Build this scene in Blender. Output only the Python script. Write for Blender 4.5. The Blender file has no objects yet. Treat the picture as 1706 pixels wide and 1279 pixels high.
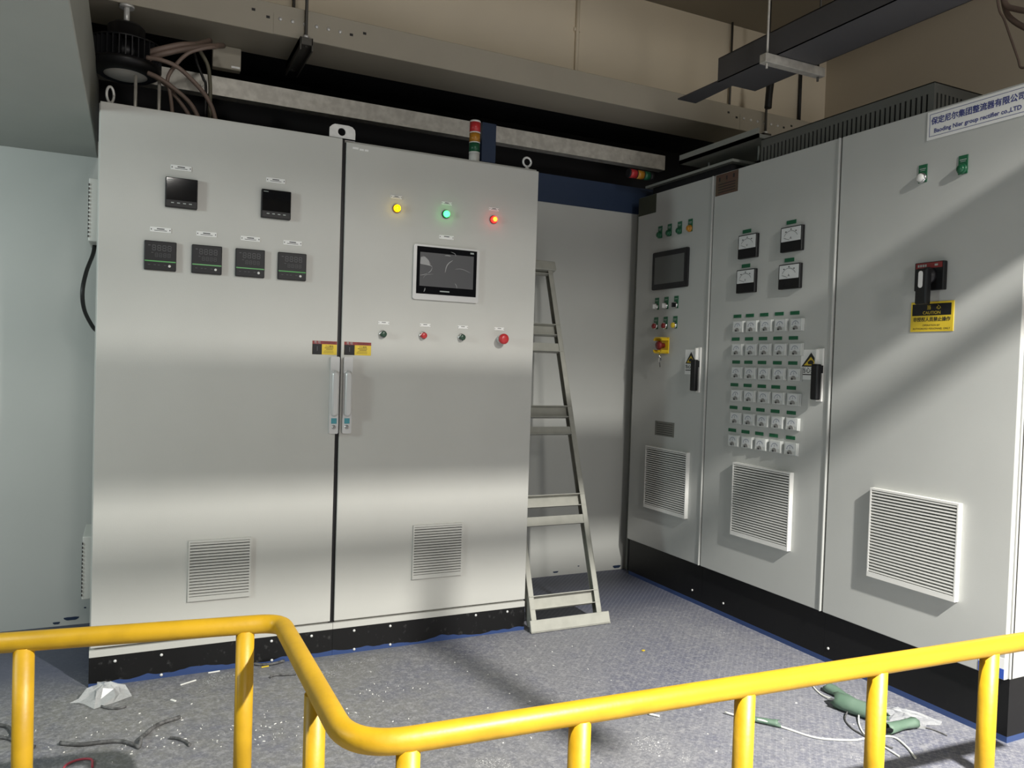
import bpy, bmesh, math, random
from mathutils import Vector, Matrix, Euler
random.seed(7)
PI = math.pi
SC = bpy.context.scene
COL = SC.collection

# ------------------------------------------------------------------ camera
CAM = (0.1273, -3.3181, 1.2741)
YAW, PITCH, ROLL, FPX = -0.4518, -0.0256, 0.0321, 1305.98
fw = Vector((math.sin(-YAW)*math.cos(PITCH), math.cos(YAW)*math.cos(PITCH), math.sin(PITCH)))
rt = fw.cross(Vector((0, 0, 1))).normalized(); up = rt.cross(fw)
r2 = rt*math.cos(ROLL) + up*math.sin(ROLL); u2 = -rt*math.sin(ROLL) + up*math.cos(ROLL)
cd = bpy.data.cameras.new('camera'); cam = bpy.data.objects.new('camera', cd); COL.objects.link(cam)
M = Matrix((r2, u2, -fw)).transposed().to_4x4(); M.translation = Vector(CAM)
cam.matrix_world = M
cd.sensor_width = 36.0; cd.sensor_fit = 'HORIZONTAL'; cd.lens = FPX/1706*36.0
cd.clip_start = 0.02; cd.clip_end = 100
SC.camera = cam

# ------------------------------------------------------------------ world, lamps, exposure
w = bpy.data.worlds.new('world'); SC.world = w; w.use_nodes = True
w.node_tree.nodes['Background'].inputs[0].default_value = (0.93, 0.97, 1.0, 1)
w.node_tree.nodes['Background'].inputs[1].default_value = 0.06
def disk(name, loc, size, power, col, rot=(0, 0, 0)):
    l = bpy.data.lights.new(name, 'AREA'); l.shape = 'DISK'; l.size = size; l.energy = power; l.color = col
    o = bpy.data.objects.new(name, l); COL.objects.link(o); o.location = loc; o.rotation_euler = rot
    return o
sp_ = bpy.data.lights.new('hall_and_fill_lamp', 'SPOT'); sp_.energy = 3050; sp_.color = (1.0, 0.97, 0.91); sp_.shadow_soft_size = 0.05
sp_.spot_size = math.radians(155); sp_.spot_blend = 1.0
so = bpy.data.objects.new('hall_and_fill_lamp', sp_); COL.objects.link(so); so.location = (2.1, -4.2, 3.2)
disk('hall_and_fill_lamp', (-2.2, -1.3, 1.9), 0.5, 36, (0.86, 1.0, 1.0), (math.radians(75), 0, math.radians(-40)))
disk('hall_and_fill_lamp', (1.0, -7.0, 2.62), 0.7, 50, (1.0, 0.97, 0.92), (math.radians(88), 0, 0))  # added fill light for the hall, set low so cabinet tops stay dim
disk('hall_and_fill_lamp', (0.4, -9.0, 4.1), 0.7, 70, (1.0, 0.96, 0.90), (math.radians(84), 0, 0))  # added fill light that brightens the upper back wall
SC.view_settings.view_transform = 'Standard'; SC.view_settings.look = 'None'
SC.view_settings.gamma = 1; SC.view_settings.use_curve_mapping = False
SC.view_settings.exposure = -0.17

# ------------------------------------------------------------------ materials
MATS = {}
def mat(name, col, rough=0.5, metal=0.0, emit=None, estr=0.0, coat=0.0, spec=0.5, noise=0.0, nscale=8.0, bump=0.0, bscale=200.0, col2=None, trans=0.0, alpha=1.0, stretch=None):
    m = bpy.data.materials.new(name); m.use_nodes = True
    nt = m.node_tree; b = nt.nodes['Principled BSDF']
    b.inputs['Base Color'].default_value = (*col, 1); b.inputs['Roughness'].default_value = rough
    b.inputs['Metallic'].default_value = metal; b.inputs['Coat Weight'].default_value = coat
    b.inputs['Specular IOR Level'].default_value = spec
    b.inputs['Transmission Weight'].default_value = trans; b.inputs['Alpha'].default_value = alpha
    if emit:
        b.inputs['Emission Color'].default_value = (*emit, 1); b.inputs['Emission Strength'].default_value = estr
    if noise or bump or col2:
        tc = nt.nodes.new('ShaderNodeTexCoord'); mp = nt.nodes.new('ShaderNodeMapping')
        nt.links.new(tc.outputs['Object'], mp.inputs[0])
        if stretch: mp.inputs['Scale'].default_value = stretch
    if noise or col2:
        n = nt.nodes.new('ShaderNodeTexNoise'); n.inputs['Scale'].default_value = nscale; n.inputs['Detail'].default_value = 6
        nt.links.new(mp.outputs[0], n.inputs[0])
        r = nt.nodes.new('ShaderNodeValToRGB'); r.color_ramp.elements[0].position = 0.38; r.color_ramp.elements[1].position = 0.66
        c2 = col2 or tuple(c*(1-noise) for c in col)
        r.color_ramp.elements[0].color = (*col, 1); r.color_ramp.elements[1].color = (*c2, 1)
        nt.links.new(n.outputs[0], r.inputs[0]); nt.links.new(r.outputs[0], b.inputs['Base Color'])
    if bump:
        n2 = nt.nodes.new('ShaderNodeTexNoise'); n2.inputs['Scale'].default_value = bscale; n2.inputs['Detail'].default_value = 2
        nt.links.new(mp.outputs[0], n2.inputs[0])
        bp = nt.nodes.new('ShaderNodeBump'); bp.inputs['Strength'].default_value = bump; bp.inputs['Distance'].default_value = 0.002
        nt.links.new(n2.outputs[0], bp.inputs['Height']); nt.links.new(bp.outputs[0], b.inputs['Normal'])
    MATS[name] = m
    return m
m_cab = mat('cabinet_grey_paint', (0.55, 0.55, 0.515), 0.42, bump=0.12, bscale=260, noise=0.04, nscale=3)
m_cabr = mat('rectifier_grey_paint', (0.50, 0.51, 0.49), 0.40, bump=0.12, bscale=260, noise=0.04, nscale=3)
m_black = mat('black_plastic', (0.008, 0.008, 0.009), 0.42, spec=0.35)
m_dark = mat('dark_plastic', (0.016, 0.016, 0.018), 0.45, spec=0.35)
m_gloss = mat('black_glass', (0.005, 0.005, 0.006), 0.05)
m_screen = mat('grey_screen', (0.10, 0.10, 0.105), 0.25, coat=0.5)
m_screen2 = mat('dull_screen', (0.10, 0.105, 0.10), 0.3)
m_seg = mat('segment_grey', (0.10, 0.10, 0.105), 0.5)
m_legend = mat('legend_grey', (0.38, 0.42, 0.40), 0.5)
m_green_l = mat('green_stripe', (0.05, 0.33, 0.06), 0.3)
m_silver = mat('silver_plastic', (0.66, 0.66, 0.65), 0.3, metal=0.25)
m_chrome = mat('chrome', (0.75, 0.75, 0.74), 0.18, metal=1.0)
m_galv = mat('galvanised_steel', (0.52, 0.50, 0.45), 0.45, metal=0.35, col2=(0.66, 0.64, 0.58), nscale=28)
m_zinc = mat('zinc_plate', (0.80, 0.80, 0.78), 0.35, metal=0.3, noise=0.12, nscale=40)
m_white = mat('white_plastic', (0.75, 0.75, 0.72), 0.4)
m_plate = mat('white_label', (0.84, 0.84, 0.82), 0.45)
m_ink = mat('black_ink', (0.02, 0.02, 0.02), 0.6)
m_blue_ink = mat('blue_ink', (0.05, 0.06, 0.22), 0.6)
m_green = mat('green_plastic', (0.012, 0.10, 0.045), 0.35)
m_dgreen_btn = mat('dark_green_button', (0.02, 0.06, 0.035), 0.35)
m_tag = mat('green_tag', (0.015, 0.12, 0.055), 0.4)
m_red = mat('red_plastic', (0.50, 0.03, 0.035), 0.35)
m_dred = mat('dark_red', (0.22, 0.02, 0.02), 0.5)
m_amber = mat('amber_plastic', (0.45, 0.20, 0.02), 0.3)
m_yel = mat('yellow_label', (0.72, 0.52, 0.03), 0.45)
m_film = mat('film_crease', (0.85, 0.85, 0.85), 0.2, alpha=0.45)
m_yelp = mat('yellow_plastic', (0.80, 0.55, 0.02), 0.35)
m_teal = mat('teal_label', (0.06, 0.30, 0.36), 0.4)
m_rail = mat('yellow_rail_paint', (0.52, 0.305, 0.009), 0.45, noise=0.16, nscale=14, bump=0.25, bscale=60)
m_trunk = mat('beige_trunking_paint', (0.42, 0.385, 0.31), 0.5, noise=0.05, nscale=4)
m_duct = mat('grey_duct_sheet', (0.36, 0.375, 0.345), 0.5, noise=0.05, nscale=3)
m_tray = mat('dark_grey_tray', (0.085, 0.085, 0.09), 0.5)
m_steel = mat('dark_steel', (0.09, 0.085, 0.075), 0.5, metal=0.4)
m_lad = mat('ladder_grey_paint', (0.42, 0.42, 0.37), 0.5, noise=0.12, nscale=18)
m_cable = mat('brown_cable', (0.22, 0.16, 0.13), 0.5)
m_cableg = mat('olive_cable', (0.14, 0.13, 0.09), 0.5)
m_blackc = mat('black_cable', (0.012, 0.012, 0.012), 0.5)
m_dustc = mat('dusty_black_sheath', (0.05, 0.05, 0.05), 0.6, col2=(0.15, 0.15, 0.15), nscale=60)
m_wire = mat('white_wire', (0.75, 0.76, 0.70), 0.45)
m_redw = mat('red_wire', (0.45, 0.06, 0.09), 0.5)
m_gpaper = mat('green_wrapping', (0.10, 0.17, 0.12), 0.6, col2=(0.13, 0.20, 0.15), nscale=12)
m_brownst = mat('brown_sticker', (0.115, 0.06, 0.045), 0.6, col2=(0.10, 0.08, 0.05), nscale=12)
m_olivest = mat('olive_sticker', (0.05, 0.055, 0.035), 0.6)
m_greyst = mat('grey_rating_plate', (0.17, 0.17, 0.15), 0.5)
m_lens = mat('lamp_glass', (0.85, 0.83, 0.78), 0.25)
m_clear = mat('clear_acrylic', (0.58, 0.60, 0.58), 0.18, coat=0.6)
m_dial = mat('dial_white', (0.66, 0.68, 0.68), 0.35, coat=0.5)
m_scale = mat('scale_blue_grey', (0.22, 0.25, 0.32), 0.5)
m_hub = mat('dial_hub_grey', (0.24, 0.24, 0.23), 0.4)
m_tape = mat('blue_tape', (0.03, 0.09, 0.45), 0.5)
m_bluep = mat('blue_steel_paint', (0.022, 0.040, 0.085), 0.45)
m_void = mat('unlit_space_black', (0.012, 0.012, 0.014), 0.8)  # near-black colour stands in for the darkness of unlit spaces
m_wallb = mat('white_sheet_wall', (0.56, 0.57, 0.54), 0.42, noise=0.05, nscale=2)
m_wallu = mat('beige_wall_paint', (0.80, 0.71, 0.55), 0.6, noise=0.05, nscale=2)
m_wallr = mat('tan_wall_paint', (0.60, 0.53, 0.41), 0.6, noise=0.04, nscale=2)
m_ceil = mat('brown_ceiling_paint', (0.24, 0.21, 0.16), 0.7)
m_plen = mat('hood_grey_paint', (0.115, 0.12, 0.11), 0.5)
m_chip = mat('white_scrap', (0.8, 0.8, 0.76), 0.5)
def lit(name, col, s): return mat(name, col, 0.3, emit=col, estr=s)
m_ly = lit('lit_yellow', (1.0, 0.68, 0.0), 9.0)
m_lg = lit('lit_green', (0.03, 1.0, 0.10), 9.0)
m_lr = lit('lit_red', (1.0, 0.008, 0.006), 11.0)
m_lo = lit('lit_orange', (1.0, 0.40, 0.03), 3.0)

def nodes_of(name, rough):
    m = bpy.data.materials.new(name); m.use_nodes = True
    nt = m.node_tree; b = nt.nodes['Principled BSDF']; b.inputs['Roughness'].default_value = rough
    tc = nt.nodes.new('ShaderNodeTexCoord')
    return m, nt, b, tc
def noise_node(nt, src, scale, detail=6, rough=0.6):
    n = nt.nodes.new('ShaderNodeTexNoise'); n.inputs['Scale'].default_value = scale
    n.inputs['Detail'].default_value = detail; n.inputs['Roughness'].default_value = rough
    nt.links.new(src, n.inputs[0]); return n.outputs[0]
def ramp(nt, src, p0, p1, c0=(0, 0, 0, 1), c1=(1, 1, 1, 1)):
    r = nt.nodes.new('ShaderNodeValToRGB'); r.color_ramp.elements[0].position = p0; r.color_ramp.elements[1].position = p1
    r.color_ramp.elements[0].color = c0; r.color_ramp.elements[1].color = c1
    nt.links.new(src, r.inputs[0]); return r.outputs[0]
def mixc(nt, fac, a, b):
    x = nt.nodes.new('ShaderNodeMix'); x.data_type = 'RGBA'
    if hasattr(fac, 'links'): nt.links.new(fac, x.inputs[0])
    else: x.inputs[0].default_value = fac
    for s, k in ((a, 6), (b, 7)):
        if hasattr(s, 'links'): nt.links.new(s, x.inputs[k])
        else: x.inputs[k].default_value = s
    return x.outputs[2]
def mth(nt, op, a, b=None):
    n = nt.nodes.new('ShaderNodeMath'); n.operation = op
    for k, s in enumerate((a, b)):
        if s is None: continue
        if hasattr(s, 'links'): nt.links.new(s, n.inputs[k])
        else: n.inputs[k].default_value = s
    return n.outputs[0]

# floor: blue painted checker plate under a layer of grey dust
m_floor, nt, b, tc = nodes_of('dusty_blue_checker_plate', 0.55)
ob = tc.outputs['Object']
big = noise_node(nt, ob, 1.6, 5); mid = noise_node(nt, ob, 14, 6, 0.7); fine = noise_node(nt, ob, 95, 4, 0.7)
xyz = nt.nodes.new('ShaderNodeSeparateXYZ'); nt.links.new(ob, xyz.inputs[0])
dust = ramp(nt, mth(nt, 'ADD', mth(nt, 'MULTIPLY', big, 0.70), mth(nt, 'MULTIPLY', mid, 0.40)), 0.36, 0.62)
pale = mixc(nt, ramp(nt, mth(nt, 'ADD', mth(nt, 'MULTIPLY', xyz.outputs[0], 0.30), mth(nt, 'MULTIPLY', mid, 0.30)), 0.42, 0.80), (0.185, 0.185, 0.176, 1), (0.20, 0.205, 0.235, 1))
base = mixc(nt, dust, (0.115, 0.122, 0.175, 1), pale)
blot = noise_node(nt, ob, 34, 5, 0.72)
base = mixc(nt, mth(nt, 'MULTIPLY', ramp(nt, blot, 0.50, 0.62), 0.55), base, (0.34, 0.34, 0.35, 1))
speck = ramp(nt, fine, 0.50, 0.66)
base = mixc(nt, mth(nt, 'MULTIPLY', speck, 0.55), base, (0.36, 0.36, 0.375, 1))
dark = ramp(nt, noise_node(nt, ob, 48, 5, 0.75), 0.34, 0.47, (1, 1, 1, 1), (0, 0, 0, 1))
base = mixc(nt, mth(nt, 'MULTIPLY', dark, 0.55), base, (0.075, 0.078, 0.095, 1))
flake = ramp(nt, mth(nt, 'MULTIPLY', noise_node(nt, ob, 170, 2), ramp(nt, noise_node(nt, ob, 3.2, 3), 0.50, 0.66)), 0.60, 0.66)
base = mixc(nt, flake, base, (0.75, 0.75, 0.74, 1))
rear_blue = ramp(nt, mth(nt, 'ADD', xyz.outputs[1], mth(nt, 'MULTIPLY', mid, 0.18)), 0.02, 0.32)   # darker, bluer floor behind the cabinets' front line
base = mixc(nt, mth(nt, 'MULTIPLY', rear_blue, 0.85), base, (0.070, 0.080, 0.125, 1))
sp = nt.nodes.new('ShaderNodeSeparateXYZ'); nt.links.new(ob, sp.inputs[0])
def bar_pattern(a, c):          # rows of short raised lozenges
    A = mth(nt, 'ABSOLUTE', mth(nt, 'SINE', mth(nt, 'MULTIPLY', a, PI/0.030)))
    B = mth(nt, 'ABSOLUTE', mth(nt, 'SINE', mth(nt, 'MULTIPLY', c, PI/0.030)))
    return mth(nt, 'GREATER_THAN', mth(nt, 'SUBTRACT', mth(nt, 'MULTIPLY', A, 1.0), mth(nt, 'MULTIPLY', B, 2.6)), 0.15)
d1 = mth(nt, 'ADD', sp.outputs[0], sp.outputs[1]); d2 = mth(nt, 'SUBTRACT', sp.outputs[0], sp.outputs[1])
loz = mth(nt, 'MAXIMUM', bar_pattern(d1, d2), bar_pattern(mth(nt, 'ADD', d2, 0.015), mth(nt, 'ADD', d1, 0.015)))
base = mixc(nt, mth(nt, 'MULTIPLY', mth(nt, 'MULTIPLY', loz, ramp(nt, mth(nt, 'ADD', mth(nt, 'MULTIPLY', xyz.outputs[0], 0.30), mth(nt, 'MULTIPLY', big, 0.45)), 0.58, 0.88)), 0.24), base, (0.42, 0.42, 0.45, 1))
nt.links.new(base, b.inputs['Base Color'])
hgt = mth(nt, 'ADD', mth(nt, 'MULTIPLY', loz, 0.8), mth(nt, 'MULTIPLY', fine, 0.5))
bp = nt.nodes.new('ShaderNodeBump'); bp.inputs['Strength'].default_value = 0.6; bp.inputs['Distance'].default_value = 0.002
nt.links.new(hgt, bp.inputs['Height']); nt.links.new(bp.outputs[0], b.inputs['Normal'])

# plinth: black sheet with the blue floor paint run up its lower edge
def plinth_mat(name, level, ragged, smudge):
    m, nt, b, tc = nodes_of(name, 0.42)
    g = nt.nodes.new('ShaderNodeNewGeometry'); s = nt.nodes.new('ShaderNodeSeparateXYZ'); nt.links.new(g.outputs['Position'], s.inputs[0])
    n = noise_node(nt, g.outputs['Position'], 4.0, 3); n2 = noise_node(nt, g.outputs['Position'], 30, 4)
    lim = mth(nt, 'ADD', level, mth(nt, 'MULTIPLY', mth(nt, 'SUBTRACT', n, 0.5), ragged))
    isb = mth(nt, 'LESS_THAN', s.outputs[2], lim)
    c = mixc(nt, mth(nt, 'MULTIPLY', ramp(nt, n2, 0.6, 0.78), smudge), (0.006, 0.006, 0.0065, 1), (0.13, 0.13, 0.13, 1))
    b.inputs['Specular IOR Level'].default_value = 0.3
    nt.links.new(mixc(nt, isb, c, (0.035, 0.065, 0.18, 1)), b.inputs['Base Color'])
    return m
m_plinl = plinth_mat('black_plinth_blue_edge', 0.018, 0.085, 0.45)
m_plinr = plinth_mat('black_plinth_thin_blue_edge', 0.022, 0.0, 0.04)

# ------------------------------------------------------------------ mesh helpers
def new(): return bmesh.new()
def bx(bm, x0, x1, y0, y1, z0, z1, bev=0.0, seg=2):
    b2 = bmesh.new()
    vs = [b2.verts.new((x, y, z)) for x in (x0, x1) for y in (y0, y1) for z in (z0, z1)]
    for f in ((0, 1, 3, 2), (4, 6, 7, 5), (0, 4, 5, 1), (2, 3, 7, 6), (0, 2, 6, 4), (1, 5, 7, 3)):
        b2.faces.new([vs[i] for i in f])
    if bev: bmesh.ops.bevel(b2, geom=list(b2.edges), offset=bev, segments=seg, affect='EDGES', profile=0.5)
    _merge(bm, b2); return bm
def _merge(bm, b2):
    me = bpy.data.meshes.new('tmp'); b2.to_mesh(me); b2.free(); bm.from_mesh(me); bpy.data.meshes.remove(me)
def frame(d):
    d = d.normalized(); a = Vector((0, 0, 1)) if abs(d.z) < 0.9 else Vector((1, 0, 0))
    u = d.cross(a).normalized(); return u, d.cross(u).normalized()
def tube(bm, pts, r, seg=10, cap=True, rads=None):
    pts = [Vector(p) for p in pts]; rings = []; u = None
    for i, p in enumerate(pts):
        d = (pts[min(i+1, len(pts)-1)] - pts[max(i-1, 0)])
        if u is None: u, v = frame(d)
        else:
            d = d.normalized(); u = (u - d*u.dot(d)).normalized(); v = d.cross(u)
        if i == 0: v = d.normalized().cross(u)
        rr = rads[i] if rads else r
        rings.append([bm.verts.new(p + (u*math.cos(2*PI*k/seg) + v*math.sin(2*PI*k/seg))*rr) for k in range(seg)])
    for a, c in zip(rings, rings[1:]):
        for k in range(seg):
            f = bm.faces.new((a[k], a[(k+1) % seg], c[(k+1) % seg], c[k])); f.smooth = True
    if cap:
        bm.faces.new(rings[0][::-1]); bm.faces.new(rings[-1])
    return bm
def smooth_path(pts, n=6):
    P = [Vector(p) for p in pts]; P = [2*P[0]-P[1]] + P + [2*P[-1]-P[-2]]; out = []
    for i in range(1, len(P)-2):
        for k in range(n):
            t = k/n; a, b, c, d = P[i-1:i+3]
            out.append(0.5*((2*b) + (c-a)*t + (2*a-5*b+4*c-d)*t*t + (3*b-a-3*c+d)*t**3))
    out.append(P[-2]); return out
def lathe(bm, prof, axis='z', seg=24, org=(0, 0, 0)):
    """prof = [(r, h)]; axis '-y' makes it stick out of a cabinet front"""
    o = Vector(org); rings = []
    for r, h in prof:
        ring = []
        for k in range(seg):
            c, s = r*math.cos(2*PI*k/seg), r*math.sin(2*PI*k/seg)
            p = {'z': (c, s, h), '-y': (c, -h, s), 'x': (h, c, s), '-x': (-h, -c, s)}[axis]
            ring.append(bm.verts.new(o + Vector(p)))
        rings.append(ring)
    for a, c in zip(rings, rings[1:]):
        for k in range(seg):
            f = bm.faces.new((a[k], a[(k+1) % seg], c[(k+1) % seg], c[k])); f.smooth = True
    bm.faces.new(rings[0][::-1]); bm.faces.new(rings[-1]); return bm
def poly_prism(bm, pts, y0, y1):
    """pts in (x,z), extruded between y0 (front) and y1"""
    a = [bm.verts.new((x, y0, z)) for x, z in pts]; c = [bm.verts.new((x, y1, z)) for x, z in pts]
    n = len(pts); bm.faces.new(a); bm.faces.new(c[::-1])
    for k in range(n): bm.faces.new((a[k], c[k], c[(k+1) % n], a[(k+1) % n]))
    return bm
def rrect(x0, x1, z0, z1, r, n=4):
    out = []
    for cx, cz, a0 in ((x1-r, z1-r, 0), (x0+r, z1-r, PI/2), (x0+r, z0+r, PI), (x1-r, z0+r, 1.5*PI)):
        for k in range(n+1):
            a = a0 + PI/2*k/n; out.append((cx+r*math.cos(a), cz+r*math.sin(a)))
    return out
def obj(name, bm, m, parent=None, label=None):
    bmesh.ops.recalc_face_normals(bm, faces=bm.faces)
    me = bpy.data.meshes.new(name); bm.to_mesh(me); bm.free()
    me.materials.append(m)
    o = bpy.data.objects.new(name, me); COL.objects.link(o)
    if parent is not None: o.parent = parent
    if label: o['label'] = label
    return o
def tag(o, label, cat, group=None):
    o['label'] = label; o['category'] = cat
    if group: o['group'] = group
    return o
def thing(name, label, cat, loc=(0, 0, 0), rz=0.0, group=None):
    o = bpy.data.objects.new(name, None); o.empty_display_size = 0.1; COL.objects.link(o)
    o.location = loc; o.rotation_euler = (0, 0, rz); return tag(o, label, cat, group)
def struct(name, bm, m):
    o = obj(name, bm, m); o['kind'] = 'structure'; return o
def copy_tree(src, loc, label=None, parent=None):
    c = src.copy(); COL.objects.link(c); c.location = loc
    if parent is not None: c.parent = parent
    if label: c['label'] = label
    for ch in list(src.children):
        copy_tree(ch, ch.location.copy(), None, c)
    return c
TXT = {}
def text_mesh(s, size, ax='CENTER', bold=0.0, sx=1.0):
    k = (s, size, ax, bold, sx)
    if k not in TXT:
        cu = bpy.data.curves.new('lettering', 'FONT'); cu.body = s; cu.size = size; cu.align_x = ax; cu.align_y = 'CENTER'
        cu.resolution_u = 3; cu.bevel_depth = bold; cu.bevel_resolution = 0
        t = bpy.data.objects.new('lettering', cu); COL.objects.link(t)
        me = bpy.data.meshes.new_from_object(t.evaluated_get(bpy.context.evaluated_depsgraph_get()))
        bpy.data.objects.remove(t); bpy.data.curves.remove(cu)
        me.transform(Matrix.Diagonal((sx, 1, 1, 1)))
        TXT[k] = me
    return TXT[k]
def letters(parent, s, x, y, z, size, m, ax='CENTER', bold=0.0, sx=1.0, name='lettering'):
    me = text_mesh(s, size, ax, bold, sx).copy(); me.materials.clear(); me.materials.append(m)
    o = bpy.data.objects.new(name, me); COL.objects.link(o); o.parent = parent
    o.location = (x, y, z); o.rotation_euler = (PI/2, 0, 0); return o
def bars(parent, rects, y, m, name='lettering', th=0.0006):
    bm = new()
    for x0, x1, z0, z1 in rects: bx(bm, x0, x1, y-th, y, z0, z1)
    return obj(name, bm, m, parent)

# ------------------------------------------------------------------ panel fittings, all in cabinet space: x along the front, -y out, z up
def nameplate(p, x, z, wd, h, m=m_plate, ink=m_ink, lines=2):
    o = obj('nameplate', bx(new(), x-wd/2, x+wd/2, -0.0025, 0, z-h/2, z+h/2, 0.0006, 1), m, p)
    r = [(x-wd*0.18, x+wd*0.18, z+h*0.06, z+h*0.24)]
    if lines > 1: r += [(x-wd*0.30, x+wd*0.30, z-h*0.22, z-h*0.12)]
    r += [(x-wd*0.46, x-wd*0.42, z-h*0.12, z+h*0.12), (x+wd*0.42, x+wd*0.46, z-h*0.12, z+h*0.12)]
    bars(o, r, -0.0025, ink)
    return o
def seg8(r, x, z, wd, h, t):
    for a in ((x, x+wd, z-t/2, z+t/2), (x, x+wd, z+h/2-t/2, z+h/2+t/2), (x, x+wd, z+h-t/2, z+h+t/2),
              (x-t/2, x+t/2, z+t, z+h/2-t), (x+wd-t/2, x+wd+t/2, z+t, z+h/2-t), (x-t/2, x+t/2, z+h/2+t, z+h-t), (x+wd-t/2, x+wd+t/2, z+h/2+t, z+h-t)):
        r.append(a)
def temp_controller(p, x0, x1, z0, z1):
    W, H = x1-x0, z1-z0; d = 0.014
    o = obj('temperature_controller', bx(new(), x0, x1, -d, 0, z0, z1, 0.003), m_dark, p)
    r = []
    for k in range(4): seg8(r, x0+W*(0.25+0.16*k), z0+H*0.68, W*0.10, H*0.17, 0.0022)
    r.append((x0+W*0.12, x0+W*0.19, z0+H*0.83, z0+H*0.855))
    bars(o, r, -d, m_seg, 'digit_display')
    r = []
    for k in range(4): seg8(r, x0+W*(0.34+0.13*k), z0+H*0.46, W*0.08, H*0.12, 0.0012)
    r.append((x0+W*0.22, x0+W*0.28, z0+H*0.585, z0+H*0.605))
    bars(o, r, -d, m_seg, 'set_value_display', 0.0004)
    bars(o, [(x0+W*0.02, x0+W*0.98, z0+H*0.285, z0+H*0.325)], -d, m_green_l, 'green_stripe', 0.001)
    bars(o, [(x0+W*f, x0+W*(f+0.07), z0+H*0.17, z0+H*0.185) for f in (0.12, 0.30, 0.42, 0.62)], -d, m_seg, 'key_legend')
    b = new(); lathe(b, [(W*0.045, 0), (W*0.045, 0.002), (W*0.03, 0.003)], '-y', 12, (x0+W*0.79, -d, z0+H*0.16))
    obj('white_dot', b, m_white, o)  # raised white dot low on the controller face
def power_meter(p, x0, x1, z0, z1):
    W, H = x1-x0, z1-z0; d = 0.02
    o = obj('panel_meter', bx(new(), x0, x1, -d, 0, z0, z1, 0.003), m_black, p)
    obj('display_window', bx(new(), x0+W*0.03, x1-W*0.03, -d-0.001, -d, z0+H*0.24, z1-H*0.03), m_gloss, o)
    bars(o, [(x0+W*(0.18+0.185*k), x0+W*(0.27+0.185*k), z0+H*0.135, z0+H*0.165) for k in range(4)], -d, m_legend, 'key_legend')
    bars(o, [(x0+W*0.06, x0+W*0.22, z0+H*0.905, z0+H*0.925)], -d-0.001, m_legend, 'maker_mark')
def pilot_lamp(p, x, z, lens, bez, r=0.017):
    b = new(); lathe(b, [(r*1.12, 0), (r*1.12, 0.006), (r*0.98, 0.010), (r*0.86, 0.010)], '-y', 24, (x, 0, z))
    o = obj('indicator_lamp', b, bez, p)
    b = new(); lathe(b, [(r*0.86, 0.008), (r*0.86, 0.016), (r*0.74, 0.021), (r*0.4, 0.0235), (0.001, 0.024)], '-y', 24, (x, 0, z))
    obj('lens', b, lens, o); return o
def push_button(p, x, z, cap, r=0.0155, deep=0.026):
    b = new(); lathe(b, [(r*1.15, 0), (r*1.15, 0.007), (r*1.0, 0.011)], '-y', 24, (x, 0, z))
    o = obj('push_button', b, m_chrome, p)
    b = new(); lathe(b, [(r*0.85, 0.009), (r*0.85, deep-0.002), (r*0.7, deep), (0.001, deep)], '-y', 24, (x, 0, z))
    obj('button_cap', b, cap, o); return o
def mushroom(p, x, z):
    b = new(); lathe(b, [(0.019, 0), (0.019, 0.008), (0.0145, 0.010), (0.0145, 0.034)], '-y', 24, (x, 0, z))
    o = obj('emergency_stop_button', b, m_silver, p)
    b = new(); lathe(b, [(0.016, 0.032), (0.0235, 0.036), (0.0245, 0.046), (0.021, 0.053), (0.010, 0.056), (0.001, 0.0565)], '-y', 28, (x, 0, z))
    obj('mushroom_cap', b, m_red, o)
def vent_filter(p, x0, x1, z0, z1, d, n, m, gap, bottom=0.0, back=m_dark, name='vent_grille'):
    bm = new(); fr = 0.006
    bx(bm, x0, x1, -d, 0, z1-fr*1.4, z1); bx(bm, x0, x1, -d, 0, z0, z0+fr+bottom)
    bx(bm, x0, x0+fr, -d, 0, z0+fr+bottom, z1-fr*1.4); bx(bm, x1-fr, x1, -d, 0, z0+fr+bottom, z1-fr*1.4)
    o = obj(name, bm, m, p)
    obj('filter_backing', bx(new(), x0+fr, x1-fr, -0.003, 0, z0+fr, z1-fr), back, o)
    bm = new(); zz0 = z0+fr+bottom; pit = (z1-fr*1.4-zz0)/n; dd = min(d*0.9, 0.022)
    for k in range(n):
        zb = zz0 + pit*k + gap*0.5; zt = zz0 + pit*(k+1) - gap*0.5
        yf = -d*0.97; h = zt-zb
        vs = [(x0+fr, yf, zb), (x1-fr, yf, zb), (x1-fr, yf, zt), (x0+fr, yf, zt),
              (x0+fr, yf+dd, zb+h*0.55), (x1-fr, yf+dd, zb+h*0.55), (x1-fr, yf+dd, zt+h*0.25), (x0+fr, yf+dd, zt+h*0.25)]
        V = [bm.verts.new(v) for v in vs]
        for f in ((0, 1, 2, 3), (7, 6, 5, 4), (0, 4, 5, 1), (3, 2, 6, 7), (0, 3, 7, 4), (1, 5, 6, 2)): bm.faces.new([V[i] for i in f])
    obj('louvre_slats', bm, m, o)
    return o
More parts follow.
